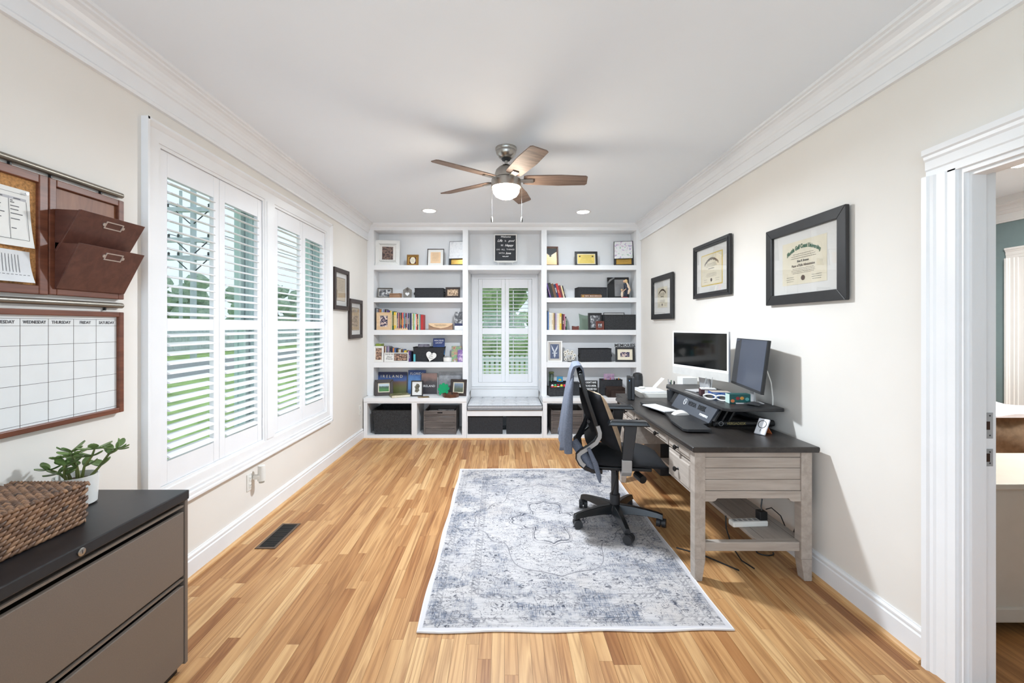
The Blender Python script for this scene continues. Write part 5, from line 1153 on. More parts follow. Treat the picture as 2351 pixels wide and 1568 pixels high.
B().hexa([(1.345, 2.86, .7801), (1.357, 2.86, .7801), (1.357, 3.50, .7801), (1.345, 3.50, .7801)], [(1.392, 2.83, .884), (1.404, 2.83, .884), (1.404, 3.46, .884), (1.392, 3.46, .884)]).obj('front_panel', mat('grey_riser_panel', (86, 90, 98), .4, metal=.3), rs)
Rv = Matrix.Translation((1.366, 3.16, .83)) @ Matrix.Rotation(math.radians(-90), 4, 'Z') @ Matrix.Rotation(math.radians(-24.5), 4, 'X')
text('VERSA', .046, mat('logo_grey', (30, 32, 36), .5), rs, Rv, x=-.02, y=-.0016, z=.018, bold=.0008); text('DESK', .046, M_black, rs, Rv, x=.135, y=-.0016, z=.018, bold=.0022); text('POWERPRO', .022, M_white, rs, Rv, x=.20, y=-.0016, z=-.024, bold=.0008)
b = B(Rv)
b.tube([(-.135 + .022 * math.cos(a), -.002, .018 + .022 * math.sin(a)) for a in [k * PI / 10 for k in range(20)]], .0018, 5, closed=True); b.tube([(-.147, -.002, .03), (-.123, -.002, .006)], .0018, 5); b.obj('logo_ring', M_white, rs)
for yy in (2.84, 3.52):
    B().tube([(1.37, yy, .785), (1.755, yy, .785)], .021, 12).obj('base_rail', M_black, rs, smooth=True)
    for k in range(3): B().hexa([(1.36 + k * .045, yy - .02, .80), (1.372 + k * .045, yy - .02, .80), (1.372 + k * .045, yy + .05, .80), (1.36 + k * .045, yy + .05, .80)], [(1.408 + k * .045, yy - .02, .884), (1.42 + k * .045, yy - .02, .884), (1.42 + k * .045, yy + .05, .884), (1.408 + k * .045, yy + .05, .884)]).obj('bracket_fin', M_black, rs)
    B().tube([(1.44, yy + .04, .878), (1.70, yy + .04, .80)], .010, 6).obj('lift_arm', M_black, rs); B().tube([(1.70, yy + .07, .878), (1.44, yy + .07, .80)], .010, 6).obj('lift_arm', M_black, rs)
B().box(1.72, 2.84, .758, 1.75, 3.52, .80).obj('cross_bar', M_black, rs)
Rb = Matrix.Translation((1.45, 2.84 - .0214, .787)); text('VERSADESK', .024, mat('gold_logo', (150, 136, 84), .5), rs, Rb, x=.055, y=0, z=0); b = B(Rb); b.tube([(-.045 + .014 * math.cos(a), -.0002, .014 * math.sin(a)) for a in [k * PI / 8 for k in range(16)]], .0012, 5, closed=True); b.obj('logo_ring', M_silver, rs)
# keyboard, mouse
M_alu = mat('pale_aluminium', (206, 206, 208), .35, metal=.5, var=.03); M_key = mat('white_keycap', (236, 234, 232), .5, var=.02)
t = thing('keyboard', 'slim white keyboard on the riser tray', 'keyboard', (1.204, 3.365, .7805), -76)
B().box(-.15, -.06, 0, .15, .06, .008).obj('chassis', M_alu, t, bevel=.003)
kp = None
for r_ in range(5):
    n = 14 if r_ < 4 else 8
    for k in range(n):
        wk = .285 / n
        if r_ == 4 and k == 3: pass
        if kp is None or r_ == 4:
            kp2 = B().box(-.142 + k * wk, .034 - r_ * .0225, .0081, -.142 + (k + 1) * wk - .003, .053 - r_ * .0225, .0105).obj('key', M_key, t)
            if kp is None: kp = kp2
        else: share(kp, 'key', t, (k * wk, -r_ * .0225, 0))
t = thing('computer_mouse', 'smooth white mouse on the riser tray', 'mouse', (1.272, 3.14, .7805), 8)
B().grid(lambda u, v: (-.058 + .116 * u, (-.033 + .066 * v) * (1 - .35 * abs(2*u-1) ** 4), .002 + .030 * (1 - abs(2*u - 1) ** 2.4) * (1 - .5 * abs(2*v-1) ** 3)), 16, 12, lambda u, v: (-.058 + .116 * u, (-.033 + .066 * v) * (1 - .35 * abs(2*u-1) ** 4), .0003)).obj('shell', mat('mouse_white', (232, 226, 220), .3), t, smooth=True)

# ------------------------------------------------------------------ computers
M_scr = mat('black_screen_glass', (10, 12, 12), .06, var=.0, spec=.6)
ang = math.degrees(math.atan2(-.65, .16))
t = thing('desktop_computer', 'white all-in-one computer with a dark screen', 'computer', (1.535, 3.43, .9075), ang)
B().box(-.325, -.006, .108, .325, .010, .470).obj('display_body', M_alu, t, bevel=.004); B().box(-.324, -.0072, .168, .324, -.0062, .469).obj('white_bezel', M_fwhite, t); B().box(-.324, -.0072, .109, .324, -.0062, .1675).obj('chin', mat('silver_chin', (214, 212, 208), .35, metal=.2), t)
B().box(-.308, -.0084, .188, .308, -.0073, .456).obj('screen', M_scr, t); B().cyl((0, -.0078, .4625), (0, -.0071, .4625), .002, n=8).obj('camera_dot', M_black, t)
B().prism([(.011, .30), (.018, .30), (.075, .012), (.06, .006)], 'yz', -.06, .06).obj('stand_neck', M_alu, t); B().box(-.065, -.075, 0, .065, .08, .006).obj('stand_foot', M_alu, t, bevel=.002)
ang2 = math.degrees(math.atan2(-.56, -.11))
t = thing('monitor', 'slim black-edged monitor on a silver foot nearest the doorway', 'monitor', (1.63, 2.945, .9075), ang2)
R = Matrix.Translation((0, .0, .09)) @ Matrix.Rotation(math.radians(-7), 4, 'X')
B(R).box(-.285, -.004, 0, .285, .016, .335).obj('display_body', M_black, t, bevel=.003); B(R).box(-.279, -.0055, .018, .279, -.0042, .330).obj('screen', mat('sheen_screen_glass', (60, 68, 86), .32, var=0, spec=1.0), t)  # lighter blue-grey screen colour stands in for a bright reflection
B(R).box(-.284, -.005, .002, .284, -.0041, .016).obj('chin', M_dark, t)
B().hexa([(-.035, .045, .008), (.035, .045, .008), (.035, .055, .008), (-.035, .055, .008)], [(-.035, .035, .22), (.035, .035, .22), (.035, .047, .22), (-.035, .047, .22)]).obj('stand_neck', M_silver, t)
B().prism([(-.12, -.09), (.12, -.09), (.10, .085), (-.10, .085)], 'xy', 0, .008).obj('stand_foot', M_alu, t, bevel=.003)
B(R).cyl((0, .0165, .15), (0, .03, .15), .03, n=14).obj('hinge', M_silver, t)
cable('white cable arching behind the monitor to the wall', [(1.655, 2.80, 1.14), (1.685, 2.79, 1.13), (1.71, 2.79, 1.06), (1.722, 2.79, .96), (1.722, 2.79, .912)], .0045, M_plate)
# things on the riser
def boxy(name, label, cat, x, y, z, w, d, h, rz, m, m2=None, lid=None):
    t = thing(name, label, cat, (x, y, z), rz); B().box(-w/2, -d/2, 0, w/2, d/2, h).obj('carton', m, t, bevel=.001)
    if m2: B().box(-w/2 + .004, -d/2 - .0006, .004, w/2 - .004, -d/2 - .0001, h - .004).obj('printed_front', m2, t)
    if lid: B().box(-w/2 + .003, -d/2 + .003, h, w/2 - .003, d/2 - .003, h + .0006).obj('printed_top', lid, t)
    return t
boxy('card_game_box', 'small blue game box on the riser', 'box', 1.535, 3.10, .9076, .13, .10, .045, -12, mat('blue_carton', (54, 84, 150), .5, var=.3, scale=40), picmat('blue_box_art', [(.3, (36, 60, 120)), (.5, (70, 120, 200)), (.7, (170, 190, 220))], 30), mat('tan_print', (190, 176, 160), .6, var=.2, scale=40))
t = boxy('card_game_box', 'green game box with fruit art in front of the monitor', 'box', 1.555, 2.895, .9076, .135, .06, .062, -3, mat('teal_carton', (16, 84, 82), .5, var=.2, scale=30))
for k, (c, x_, z_) in enumerate((((226, 130, 80), -.048, .018), ((150, 40, 44), -.015, .035), ((214, 150, 60), .012, .036), ((90, 160, 160), .045, .03))): B().ell((x_, -.0306, z_), (.013, .0008, .011), 10, 6).obj('printed_fruit', mat('fruit_%d' % k, c, .5), t)
B().box(-.0685, -.0298, .001, -.0676, .0298, .061).obj('pale_side', mat('mint_side', (190, 214, 206), .6), t)
t = boxy('card_tray', 'dark red tray of index cards on the riser', 'tray', 1.51, 3.225, .9076, .11, .075, .045, -12, mat('wine_leather', (70, 40, 42), .6)); B().box(-.03, -.0385, .008, .03, -.0381, .04).obj('card_slot', M_paper, t); B().box(-.05, -.033, .0451, .05, .033, .052).obj('index_cards', M_paper, t)
for k, (a, c_) in enumerate(((-.03, .02), (.02, -.03), (.035, .01))):
    o = B().tube([(a, 0, 0), (a + c_, .004, .075)], .0025, 6).obj('pencil', M_silver); o.location = (1.51, 3.225 + .01 * k, .9605); tag(o, f'{ORD[k]} slim grey pencil sticking up from the index cards', 'pencil')
t = thing('goggles', 'white plastic goggles lying on the riser', 'goggles', (1.46, 3.00, .9076), -50)
for s in (-1, 1):
    ring = [(s * .042 + .040 * math.cos(a) * (1 if abs(math.cos(a)) < .9 else 1.1), .004 * math.sin(2*a), .020 + .017 * math.sin(a)) for a in [k * PI / 10 for k in range(20)]]
    B().tube(ring, .0055, 6, closed=True).obj('lens_rim', M_fwhite, t, smooth=True); B().cyl((s * .042, .002, .02), (s * .042, .0035, .02), .020, n=14).obj('lens', mat('smoke_lens', (86, 84, 82), .15), t)
o = B().grid(lambda u, v: (-.035 + .07 * u, -.05 + .1 * v, .0035 + .012 * math.sin(PI * u) * math.sin(PI * v)), 10, 10, lambda u, v: (-.035 + .07 * u, -.05 + .1 * v, .0003)).obj('trackball_mouse', M_dark, smooth=True); o.location = (1.61, 2.80, .9077 + .0082); o.rotation_euler = (0, 0, .6); tag(o, 'small dark mouse resting on the monitor foot', 'mouse')
t = thing('battery_pack', 'white magnetic charger on an orange kickstand on the desk', 'charger', (1.56, 2.66, .7555), -62); R = Matrix.Translation((0, 0, .001)) @ Matrix.Rotation(math.radians(-32), 4, 'X')
B(R).box(-.034, -.006, 0, .034, .006, .105).obj('body', mat('charger_white', (222, 222, 226), .4), t, bevel=.005); B(R).tube([(.024 * math.cos(a), -.0065, .066 + .024 * math.sin(a)) for a in [k * PI / 10 for k in range(20)]], .0022, 5, closed=True).obj('charging_ring', M_dark, t); B(R).box(-.0015, -.0068, .018, .0015, -.0061, .034).obj('alignment_mark', M_dark, t)
B().hexa([(-.025, .085, .0003), (.025, .085, .0003), (.025, .088, .0003), (-.025, .088, .0003)], [(-.025, .045, .045), (.025, .045, .045), (.025, .048, .045), (-.025, .048, .045)]).obj('kickstand', mat('orange_kickstand', (206, 110, 60), .5), t)
# beyond the riser
t = thing('pen_cup', 'dark pen cup behind the riser at the far desk end', 'pen cup', (1.50, 3.90, .7555)); B().lathe([(.036, 0), (.04, .09), (.036, .09), (.033, .006)], 16).obj('cup', M_dark, t, smooth=True)
for k in range(5):
    a = k * 1.3; o = B().tube([(.015 * math.cos(a), .015 * math.sin(a), .008), (.028 * math.cos(a), .028 * math.sin(a), .165 + .01 * (k % 3))], .004, 6).obj('pen', [M_dark, bookmat('green'), M_silver, bookmat('navy'), M_black][k]); o.location = (1.50, 3.90, .7557); tag(o, f'{["black", "green", "silver", "navy", "short black"][k]} pen standing in the dark pen cup', 'pen')
boxy('paper_box', 'plain white carton behind the all-in-one computer', 'box', 1.66, 3.945, .7555, .13, .12, .20, 0, M_paper)

# ------------------------------------------------------------------ printer on its stand beyond the desk
t = thing('printer_stand', 'dark wooden stand behind the desk carrying the printer', 'stand', (1.44, 4.36, 0), world=True)
B().box(1.19, 4.06, .67, 1.73, 4.64, .70).obj('stand_top', M_top, t, bevel=.003); B().box(1.48, 4.12, 0, 1.72, 4.6, .669).obj('pedestal', M_dark, t, bevel=.003); B().box(1.20, 4.58, .58, 1.478, 4.62, .669).obj('apron', M_top, t)
t = thing('printer', 'white slanted-front printer holding a stack of paper', 'printer', (1.43, 4.27, .7005))
B().hexa([(-.075, -.17, 0), (.13, -.17, 0), (.13, .19, 0), (-.075, .19, 0)], [(-.135, -.17, .088), (.13, -.17, .088), (.13, .19, .088), (-.135, .19, .088)]).obj('body', M_plate, t, bevel=.008, seg=3)
B().box(-.125, -.16, .0885, .125, .18, .094).obj('scanner_lid', mat('pale_grey_lid', (214, 214, 216), .4), t, bevel=.002); B().box(-.10, -.13, .0945, .10, .13, .099).obj('paper_stack', M_paper, t)
B().hexa([(.09, .1, .095), (.093, .1, .095), (.093, .19, .095), (.09, .19, .095)], [(.18, .10, .19), (.183, .1, .19), (.183, .19, .19), (.18, .19, .19)]).obj('paper_support', M_paper, t)
t = thing('speaker', 'black rounded speaker behind the printer', 'speaker', (1.395, 4.545, .7005)); B().lathe([(.05, 0), (.054, .01), (.052, .19), (.046, .22), (.02, .232)], 20).obj('cabinet', M_black, t, smooth=True); B().lathe([(.0545, .03), (.0535, .16)], 20).obj('grille', M_dark, t)
o = B().ell((0, 0, .012), (.035, .022, .0115), 14, 8).obj('white_mouse', M_plate, smooth=True); o.location = (1.36, 4.30, .7997); tag(o, 'white mouse resting on the printer paper', 'mouse')
t = thing('modem', 'black upright modem at the far left desk corner', 'modem', (1.135, 3.955, .7555), -12); B().box(-.016, -.075, 0, .016, .075, .205).obj('shell', M_black, t, bevel=.004); B().box(.0165, -.07, .004, .045, .07, .20).obj('rear_shell', M_dark, t, bevel=.004); B().cyl((-.0005, -.0753, .175), (-.0005, -.0749, .175), .0025, n=8).obj('status_light', emit('blue_led', (90, 150, 255), 2.0), t)
# ------------------------------------------------------------------ office chair
ch = thing('office_chair', 'black mesh office chair with grey trim at the desk', 'chair', (.80, 3.14, .0105), -7)
M_cfab = mat('black_seat_fabric', (22, 22, 25), .95, var=.2, scale=50, bump=.3)
M_mesh = mat('black_back_mesh', (28, 28, 31), .9, var=.25, scale=200)
M_gloss = mat('black_glossy_nylon', (26, 28, 31), .25, var=.1)
M_chg = mat('chair_grey_trim', (168, 166, 164), .4, metal=.2, var=.04)
b = B(); b.lathe([(.052, .065), (.052, .10), (.040, .125)], 18); hub = b.obj('base_hub', M_gloss, ch, smooth=True)
for k in range(5):
    a = math.radians(270 + 72 * k + 7); c_, s_ = math.cos(a), math.sin(a)
    Rz = Matrix.Rotation(a, 4, 'Z'); b = B(Rz)
    secs = [(.03, .034, .066, .132), (.12, .030, .074, .128), (.22, .026, .074, .116), (.29, .024, .068, .104), (.325, .023, .060, .094)]
    vs, fs = [], []
    for r_, w_, z0, z1 in secs: vs += [(r_, -w_, z0), (r_, w_, z0), (r_, w_ * .55, z1), (r_, -w_ * .55, z1)]
    for i in range(len(secs) - 1):
        for j in range(4): fs.append((i*4+j, i*4+(j+1) % 4, (i+1)*4+(j+1) % 4, (i+1)*4+j))
    fs += [(0, 1, 2, 3), tuple(range(len(vs) - 4, len(vs)))]
    b.add(vs, fs); lg = b.obj('base_leg', M_gloss, ch, smooth=True, bevel=.003, angle=60)
    Rc = Matrix.Translation((.312 * c_, .312 * s_, 0)) @ Matrix.Rotation(a + .9 + .5 * k, 4, 'Z')
    for q in (-1, 1): B(Rc).cyl((.012, q * .005, .030), (.012, q * .031, .030), .0298, n=20).obj('caster_wheel', M_dark, lg, smooth=True)
    B(Rc).box(-.012, -.0045, .022, .02, .0045, .064).obj('caster_fork', M_black, lg)
B().lathe([(.036, .1255), (.036, .20), (.027, .203), (.027, .36), (.032, .365), (.032, .395)], 18).obj('gas_lift', M_dark, ch, smooth=True)
B().box(-.09, -.08, .396, .10, .08, .425).obj('mechanism', M_black, ch, bevel=.008)
B().tube([(0, -.06, .40), (-.01, -.17, .385), (-.03, -.20, .33), (-.05, -.205, .27)], [.005, .005, .005, .008], 6).obj('tilt_lever', M_black, ch)
B().cyl((.13, -.12, .385), (.16, -.20, .375), .026, n=14).obj('tension_knob', M_black, ch)
# seat: waterfall front
def seat(u, v, top):
    x = -.20 + .52 * u; y = (-.25 + .50 * v) * (1 - .16 * (2*u - 1) ** 4)
    e = (1 - abs(2*u - 1) ** 5) * (1 - abs(2*v - 1) ** 5)
    drop = -.028 * max(0, (u - .60) / .40) ** 2
    return (x, y, (.492 + .044 * e - .008 * math.cos(2 * PI * v) * (1 - u) + drop) if top else (.476 - .026 * e + drop))
B().grid(lambda u, v: seat(u, v, True), 22, 22, lambda u, v: seat(u, v, False)).obj('seat', M_cfab, ch, smooth=True, angle=80)
B().box(-.15, -.19, .426, .22, .19, .449).obj('seat_pan', M_black, ch, bevel=.006)
# backrest frame
prof = [(-.255, 1.085), (-.235, 1.00), (-.215, .93), (-.185, .84), (-.155, .75), (-.138, .70), (-.135, .665), (-.155, .63), (-.20, .592), (-.25, .562), (-.277, .538), (-.277, .512), (-.258, .475), (-.222, .445), (-.17, .428), (-.11, .425)]
def ribbon(pts, y, wy, wt):
    """flat bar following (x,z) points at side y"""
    vs, fs = [], []; n = len(pts)
    for i in range(n):
        a, c = pts[max(0, i-1)], pts[min(n-1, i+1)]; tx, tz = c[0] - a[0], c[1] - a[1]; l = math.hypot(tx, tz); nx, nz = -tz / l, tx / l
        x, z = pts[i]
        for du, dv in ((-1, -1), (1, -1), (1, 1), (-1, 1)): vs.append((x + nx * wt * dv, y + wy * du, z + nz * wt * dv))
    for i in range(n - 1):
        for j in range(4): fs.append((i*4+j, i*4+(j+1) % 4, (i+1)*4+(j+1) % 4, (i+1)*4+j))
    return vs, fs + [(0, 1, 2, 3), tuple(range(n*4-4, n*4))]
for s in (-1, 1):
    B().add(*ribbon(prof, s * .215, .013, .014)).obj('back_frame', M_gloss, ch, smooth=True, bevel=.004, angle=50)
    B().add(*ribbon([(-.142, .735), (-.128, .69), (-.129, .66), (-.152, .62), (-.20, .584), (-.25, .553), (-.268, .535), (-.268, .512), (-.25, .48), (-.228, .462)], s * .229, .002, .013)).obj('side_trim', M_chg, ch, smooth=True)
B().tube([(-.255, -.21, 1.085), (-.263, -.15, 1.11), (-.265, 0, 1.118), (-.263, .15, 1.11), (-.255, .21, 1.085)], .015, 8).obj('top_rail', M_gloss, ch, smooth=True)
B().box(-.18, -.21, .415, -.12, .21, .437).obj('rear_crossbar', M_black, ch, bevel=.005)
up = prof[:9]
def bm_(u, v):
    f = u * (len(up) - 1); i = min(int(f), len(up) - 2); q = f - i
    return (up[i][0] * (1-q) + up[i+1][0] * q - .010 * (1 - (2*v-1) ** 2), -.205 + .41 * v, up[i][1] * (1-q) + up[i+1][1] * q)
B().grid(bm_, 24, 12, lambda u, v: (bm_(u, v)[0] - .004, bm_(u, v)[1], bm_(u, v)[2])).obj('back_mesh', M_mesh, ch, smooth=True)
B().tube([(-.15, 0, .43), (-.25, 0, .50), (-.262, 0, .60), (-.215, 0, .70), (-.19, 0, .78)], [.026, .026, .022, .018, .012], 8).obj('back_spine', M_black, ch, smooth=True)
B().tube([(-.195, -.12, .74), (-.18, 0, .74), (-.195, .12, .74)], .012, 6).obj('lumbar_support', M_dark, ch)
for s in (-1, 1):
    y = s * .285
    B().hexa([(-.085, y - .042, .757), (.185, y - .042, .757), (.185, y + .042, .757), (-.085, y + .042, .757)], [(-.070, y - .036, .790), (.165, y - .036, .790), (.165, y + .036, .790), (-.070, y + .036, .790)]).obj('arm_pad', M_gloss, ch, bevel=.009, seg=3)
    B().hexa([(.01, y - .012, .53), (.075, y - .012, .53), (.075, y + .012, .53), (.01, y + .012, .53)], [(.025, y - .014, .757), (.105, y - .014, .757), (.105, y + .014, .757), (.025, y + .014, .757)]).obj('arm_post', M_dark, ch, bevel=.005)
    B().prism([(y - s * -.013, .53), (y - s * .013, .53), (y - s * .016, .46), (y - s * .05, .432), (y - s * .15, .426), (y - s * .15, .412), (y - s * .03, .414), (y - s * -.010, .45)], 'yz', .008, .072).obj('arm_bracket', M_chg, ch, bevel=.004)
# cushion on the chair
pl = thing('throw_pillow', 'square pillow with beige front and black back on chair', 'pillow', (.800, 3.14, .560), 11)
Rp = Matrix.Translation((-.045, 0, .005)) @ Matrix.Rotation(math.radians(-21), 4, 'Y')
def pil(u, v, s):
    y, z = -.20 + .40 * u, .0 + .42 * v; a, c = abs(2*u-1), abs(2*v-1)
    e = max(0, (1 - a ** 3.0) * (1 - c ** 3.0)) ** .6
    pin = 1 - .05 * (1 - e); k = .004
    return Rp @ Vector((s * (.075 * e * (.92 + .08 * math.sin(9*u + 5*v)) + .0005), y * (1 - .06 * (1 - a * a) * 0), z))
for nm, s, m in (('front_cover', 1, mat('beige_linen', (196, 168, 138), .9, var=.1, scale=60, bump=.3)), ('back_cover', -1, mat('black_velvet', (22, 22, 26), .95, var=.3, scale=30))):
    B().grid(lambda u, v: pil(u, v, s), 20, 20, lambda u, v: pil(u, v, 0)).obj(nm, m, pl, smooth=True, angle=80)
# sweater over the chair back
sw = thing('sweater', 'grey-blue knit sweater draped over the chair back', 'sweater', (.80, 3.14, .43), -7)
M_knit = mat('grey_blue_knit', (104, 110, 124), .95, var=.16, scale=140, bump=.5, bscale=300)
dp = [(-.232, 1.02), (-.236, 1.07), (-.243, 1.115), (-.262, 1.139), (-.288, 1.128), (-.308, 1.075), (-.325, .97), (-.338, .86), (-.348, .76), (-.356, .66), (-.36, .575)]
def drape(u, v, off):
    f = u * (len(dp) - 1); i = min(int(f), len(dp) - 2); q = f - i
    x, z = dp[i][0] * (1-q) + dp[i+1][0] * q, dp[i][1] * (1-q) + dp[i+1][1] * q
    k = max(0, u - .45); y = -.20 + .38 * v
    x += k * .035 * math.sin(v * 17 + 1.2) - k * .03 * v; y += k * .05 * math.sin(v * 11) ; z -= 0 if u < .95 else .04 * math.sin(v * 6)
    return (x + off * (1 if u < .3 else -1) * .0, y, z - .43) if not off else (x - .016 if u > .3 else x + .010, y, z - .43 + (.012 if .2 < u < .5 else 0))
B().grid(lambda u, v: drape(u, v, 0), 40, 34, lambda u, v: drape(u, v, 1)).obj('body_panel', M_knit, sw, smooth=True, angle=80)
for k, (pts, r_) in enumerate((([(-.305, -.19, 1.08), (-.325, -.215, .96), (-.335, -.23, .82), (-.342, -.24, .68), (-.338, -.24, .56)], [.008, .020, .028, .033, .028]), ([(-.30, -.15, .62), (-.225, -.19, .52), (-.175, -.20, .46), (-.17, -.205, .42)], [.03, .034, .030, .018]), ([(-.205, -.25, .60), (-.16, -.255, .50), (-.135, -.256, .41), (-.13, -.256, .375)], [.012, .018, .016, .006]))):
    B(Matrix.Translation((0, 0, -.43))).tube(pts, r_, 10).obj('sleeve', M_knit, sw, smooth=True)

# ------------------------------------------------------------------ lateral file cabinet, basket, plant
M_cabt = mat('black_cabinet_top', (30, 29, 31), .38, var=.15, scale=30)
M_cab = mat('charcoal_powder_coat', (118, 106, 96), .42, metal=.15, var=.06, scale=300, bump=.15, bscale=600)
fc = thing('file_cabinet', 'charcoal metal lateral file cabinet by the left wall', 'file cabinet', (-1.52, 1.35, 0), world=True)
FX, FY0, FY1, FZ = -1.31, .88, 1.806, .741
B().box(-1.745, FY0, FZ - .038, FX + .004, FY1 + .003, FZ).obj('top', M_cabt, fc, bevel=.004)
b = B(); b.box(-1.745, FY0, .03, -1.735, FY1, FZ - .039); b.box(-1.735, FY0, .03, FX, FY0 + .016, FZ - .039); b.box(-1.735, FY1 - .016, .03, FX, FY1, FZ - .039); b.box(-1.735, FY0 + .016, .03, FX - .03, FY1 - .016, .045); b.obj('carcass', M_cab, fc, bevel=.002)
B().box(-1.72, FY0 + .02, 0, FX - .03, FY1 - .02, .03).obj('plinth', M_black, fc)
for z0, z1 in ((.396, .658), (.040, .356)):
    d = B().box(FX - .020, FY0 + .018, z0, FX - .003, FY1 - .018, z1).obj('drawer', M_cab, fc, bevel=.003)
    B().prism([(FX - .004, z1 + .028), (FX - .004, z1 + .020), (FX - .018, z1 + .012), (FX - .040, z1 + .014), (FX - .040, z1 + .028)], 'xz', FY0 + .018, FY1 - .018).obj('pull_lip', M_cab, d)
    B().box(FX - .06, FY0 + .018, z1 - .002, FX - .041, FY1 - .018, z1 + .028).obj('pull_recess', M_black, d)
b = B(Matrix.Translation((FX + .0045, 1.345, .722)) @ Matrix.Rotation(PI/2, 4, 'Y')); b.lathe([(.0125, 0), (.0125, .003), (.010, .0045)], 18); lk = b.obj('lock', M_steel, fc, smooth=True); B().box(FX + .009, 1.344, .717, FX + .0096, 1.346, .727).obj('key_slot', M_dark, lk)

def wickermat():
    m, nt, p = _new('brown_wicker')
    ge = N(nt, 'ShaderNodeNewGeometry'); tc = N(nt, 'ShaderNodeTexCoord'); no = N(nt, 'ShaderNodeTexNoise', Scale=55.0, Detail=4.0); L(nt, tc.outputs['Object'], no.inputs['Vector'])
    c = ramp(nt, ge.outputs['Random Per Island'], [(0, (104, 76, 58)), (.35, (142, 106, 80)), (.7, (170, 130, 98)), (1, (84, 64, 54))])
    L(nt, mix(nt, .6, c, ramp(nt, no.outputs['Fac'], [(.3, (150, 140, 134)), (.7, (255, 250, 244))]), 'MULTIPLY'), p.inputs['Base Color']); p.inputs['Roughness'].default_value = .5
    return m
M_wick = wickermat()
bk = thing('wicker_basket', 'brown twisted wicker basket on the file cabinet', 'basket', (-1.578, 1.21, FZ), world=True)
kx0, kx1, ky0, ky1, kz1 = -1.715, -1.440, .93, 1.512, .876
B().box(kx0 + .008, ky0 + .008, FZ + .001, kx1 - .008, ky1 - .008, kz1 - .008).obj('inner_box', mat('dark_wicker_core', (58, 42, 32), .9), bk)
def braid_side(p0, p1, nrm, z0, z1, rows):
    """rows of slanting twisted strands on an upright side from p0 to p1"""
    b = B(); p0, p1, nrm = Vector(p0), Vector(p1), Vector(nrm); ln = (p1 - p0).length; d = (p1 - p0) / ln; step = .022; n = int(ln / step)
    for r_ in range(rows):
        za = z0 + (z1 - z0) * r_ / rows; h = (z1 - z0) / rows
        for k in range(n):
            o = p0 + d * ((k + .5 * (r_ % 2)) * ln / n); a = o - d * .004 + Vector((0, 0, za - h * .1)); m_ = o + d * .014 + nrm * .007 + Vector((0, 0, za + h * .5)); e = o + d * .034 + Vector((0, 0, za + h * 1.1))
            b.tube([a, (a + m_) / 2 + nrm * .0025, m_, (m_ + e) / 2 + nrm * .0025, e], [.002, .0055, .0068, .0055, .002], 6, cap=True)
    return b
tag(braid_side((kx1 - .008, ky0, 0), (kx1 - .008, ky1 - .02, 0), (1, 0, 0), FZ + .004, kz1 - .006, 9).obj('front_weave', M_wick, bk, smooth=True, angle=80), kind='stuff')
tag(braid_side((kx1 - .01, ky1 - .008, 0), (kx0, ky1 - .008, 0), (0, 1, 0), FZ + .004, kz1 - .006, 9).obj('end_weave', M_wick, bk, smooth=True, angle=80), kind='stuff')
b = B(); nr = 16
for r_ in range(nr):
    x = kx0 + .008 + (kx1 - kx0 - .016) * (r_ + .5) / nr; n = 26
    for k in range(n):
        y = ky0 + .01 + (ky1 - ky0 - .02) * (k + .5 * (r_ % 2)) / n
        b.tube([(x - .005, y, kz1 - .007), (x, y + .011, kz1 - .0005), (x + .005, y + .026, kz1 - .007)], [.003, .0062, .003], 6)
tag(b.obj('lid_weave', M_wick, bk, smooth=True, angle=80), kind='stuff')
b = B()
for yy in (ky1 - .006,):
    for k in range(24): b.tube([(kx0 + k * .0115, yy, kz1 - .006), (kx0 + .008 + k * .0115, yy + .003, kz1 + .001), (kx0 + .018 + k * .0115, yy, kz1 - .006)], [.003, .006, .003], 6)
for k in range(40): b.tube([(kx1 - .006, ky0 + k * .0145, kz1 - .007), (kx1 - .002, ky0 + .01 + k * .0145, kz1 + .001), (kx1 - .006, ky0 + .022 + k * .0145, kz1 - .007)], [.003, .0065, .003], 6)
tag(b.obj('lid_rim', M_wick, bk, smooth=True, angle=80), kind='stuff')

pt = thing('potted_jade_plant', 'green jade plant in a white pot behind the basket', 'plant', (-1.625, 1.655, FZ + .0005))
B().lathe([(.052, 0), (.060, .006), (.066, .112), (.061, .112), (.056, .09), (.0, .09)], 28).obj('pot', mat('white_ceramic', (238, 237, 234), .25), pt, smooth=True)
B().lathe([(.055, .0905), (.03, .097), (.001, .099)], 20).obj('soil', mat('potting_soil', (66, 50, 40), .95, var=.4, scale=120), pt)
M_stem = mat('jade_stem', (104, 112, 60), .6, var=.2, scale=40); M_leaf = mat('jade_leaf', (110, 134, 78), .35, var=.3, scale=25)
rr = random.Random(5)
stems = [[(-.02, -.01, .095), (-.045, -.02, .125), (-.06, -.04, .145)], [(-.005, -.015, .095), (-.01, -.03, .15), (-.03, -.04, .185)], [(.015, -.01, .095), (.02, -.02, .15), (.005, -.02, .195)], [(.02, .0, .095), (.035, -.005, .145), (.06, 0, .185), (.065, .005, .21)], [(.04, .01, .097), (.075, .015, .14), (.105, .02, .185), (.135, .02, .205)], [(-.01, .02, .095), (-.03, .03, .15), (-.05, .03, .19)], [(.0, -.035, .095), (.01, -.055, .13), (.02, -.065, .17)]]
for s in stems: B().tube(s, [.006] + [.0042] * (len(s) - 2) + [.003], 7).obj('stem', M_stem, pt, smooth=True)
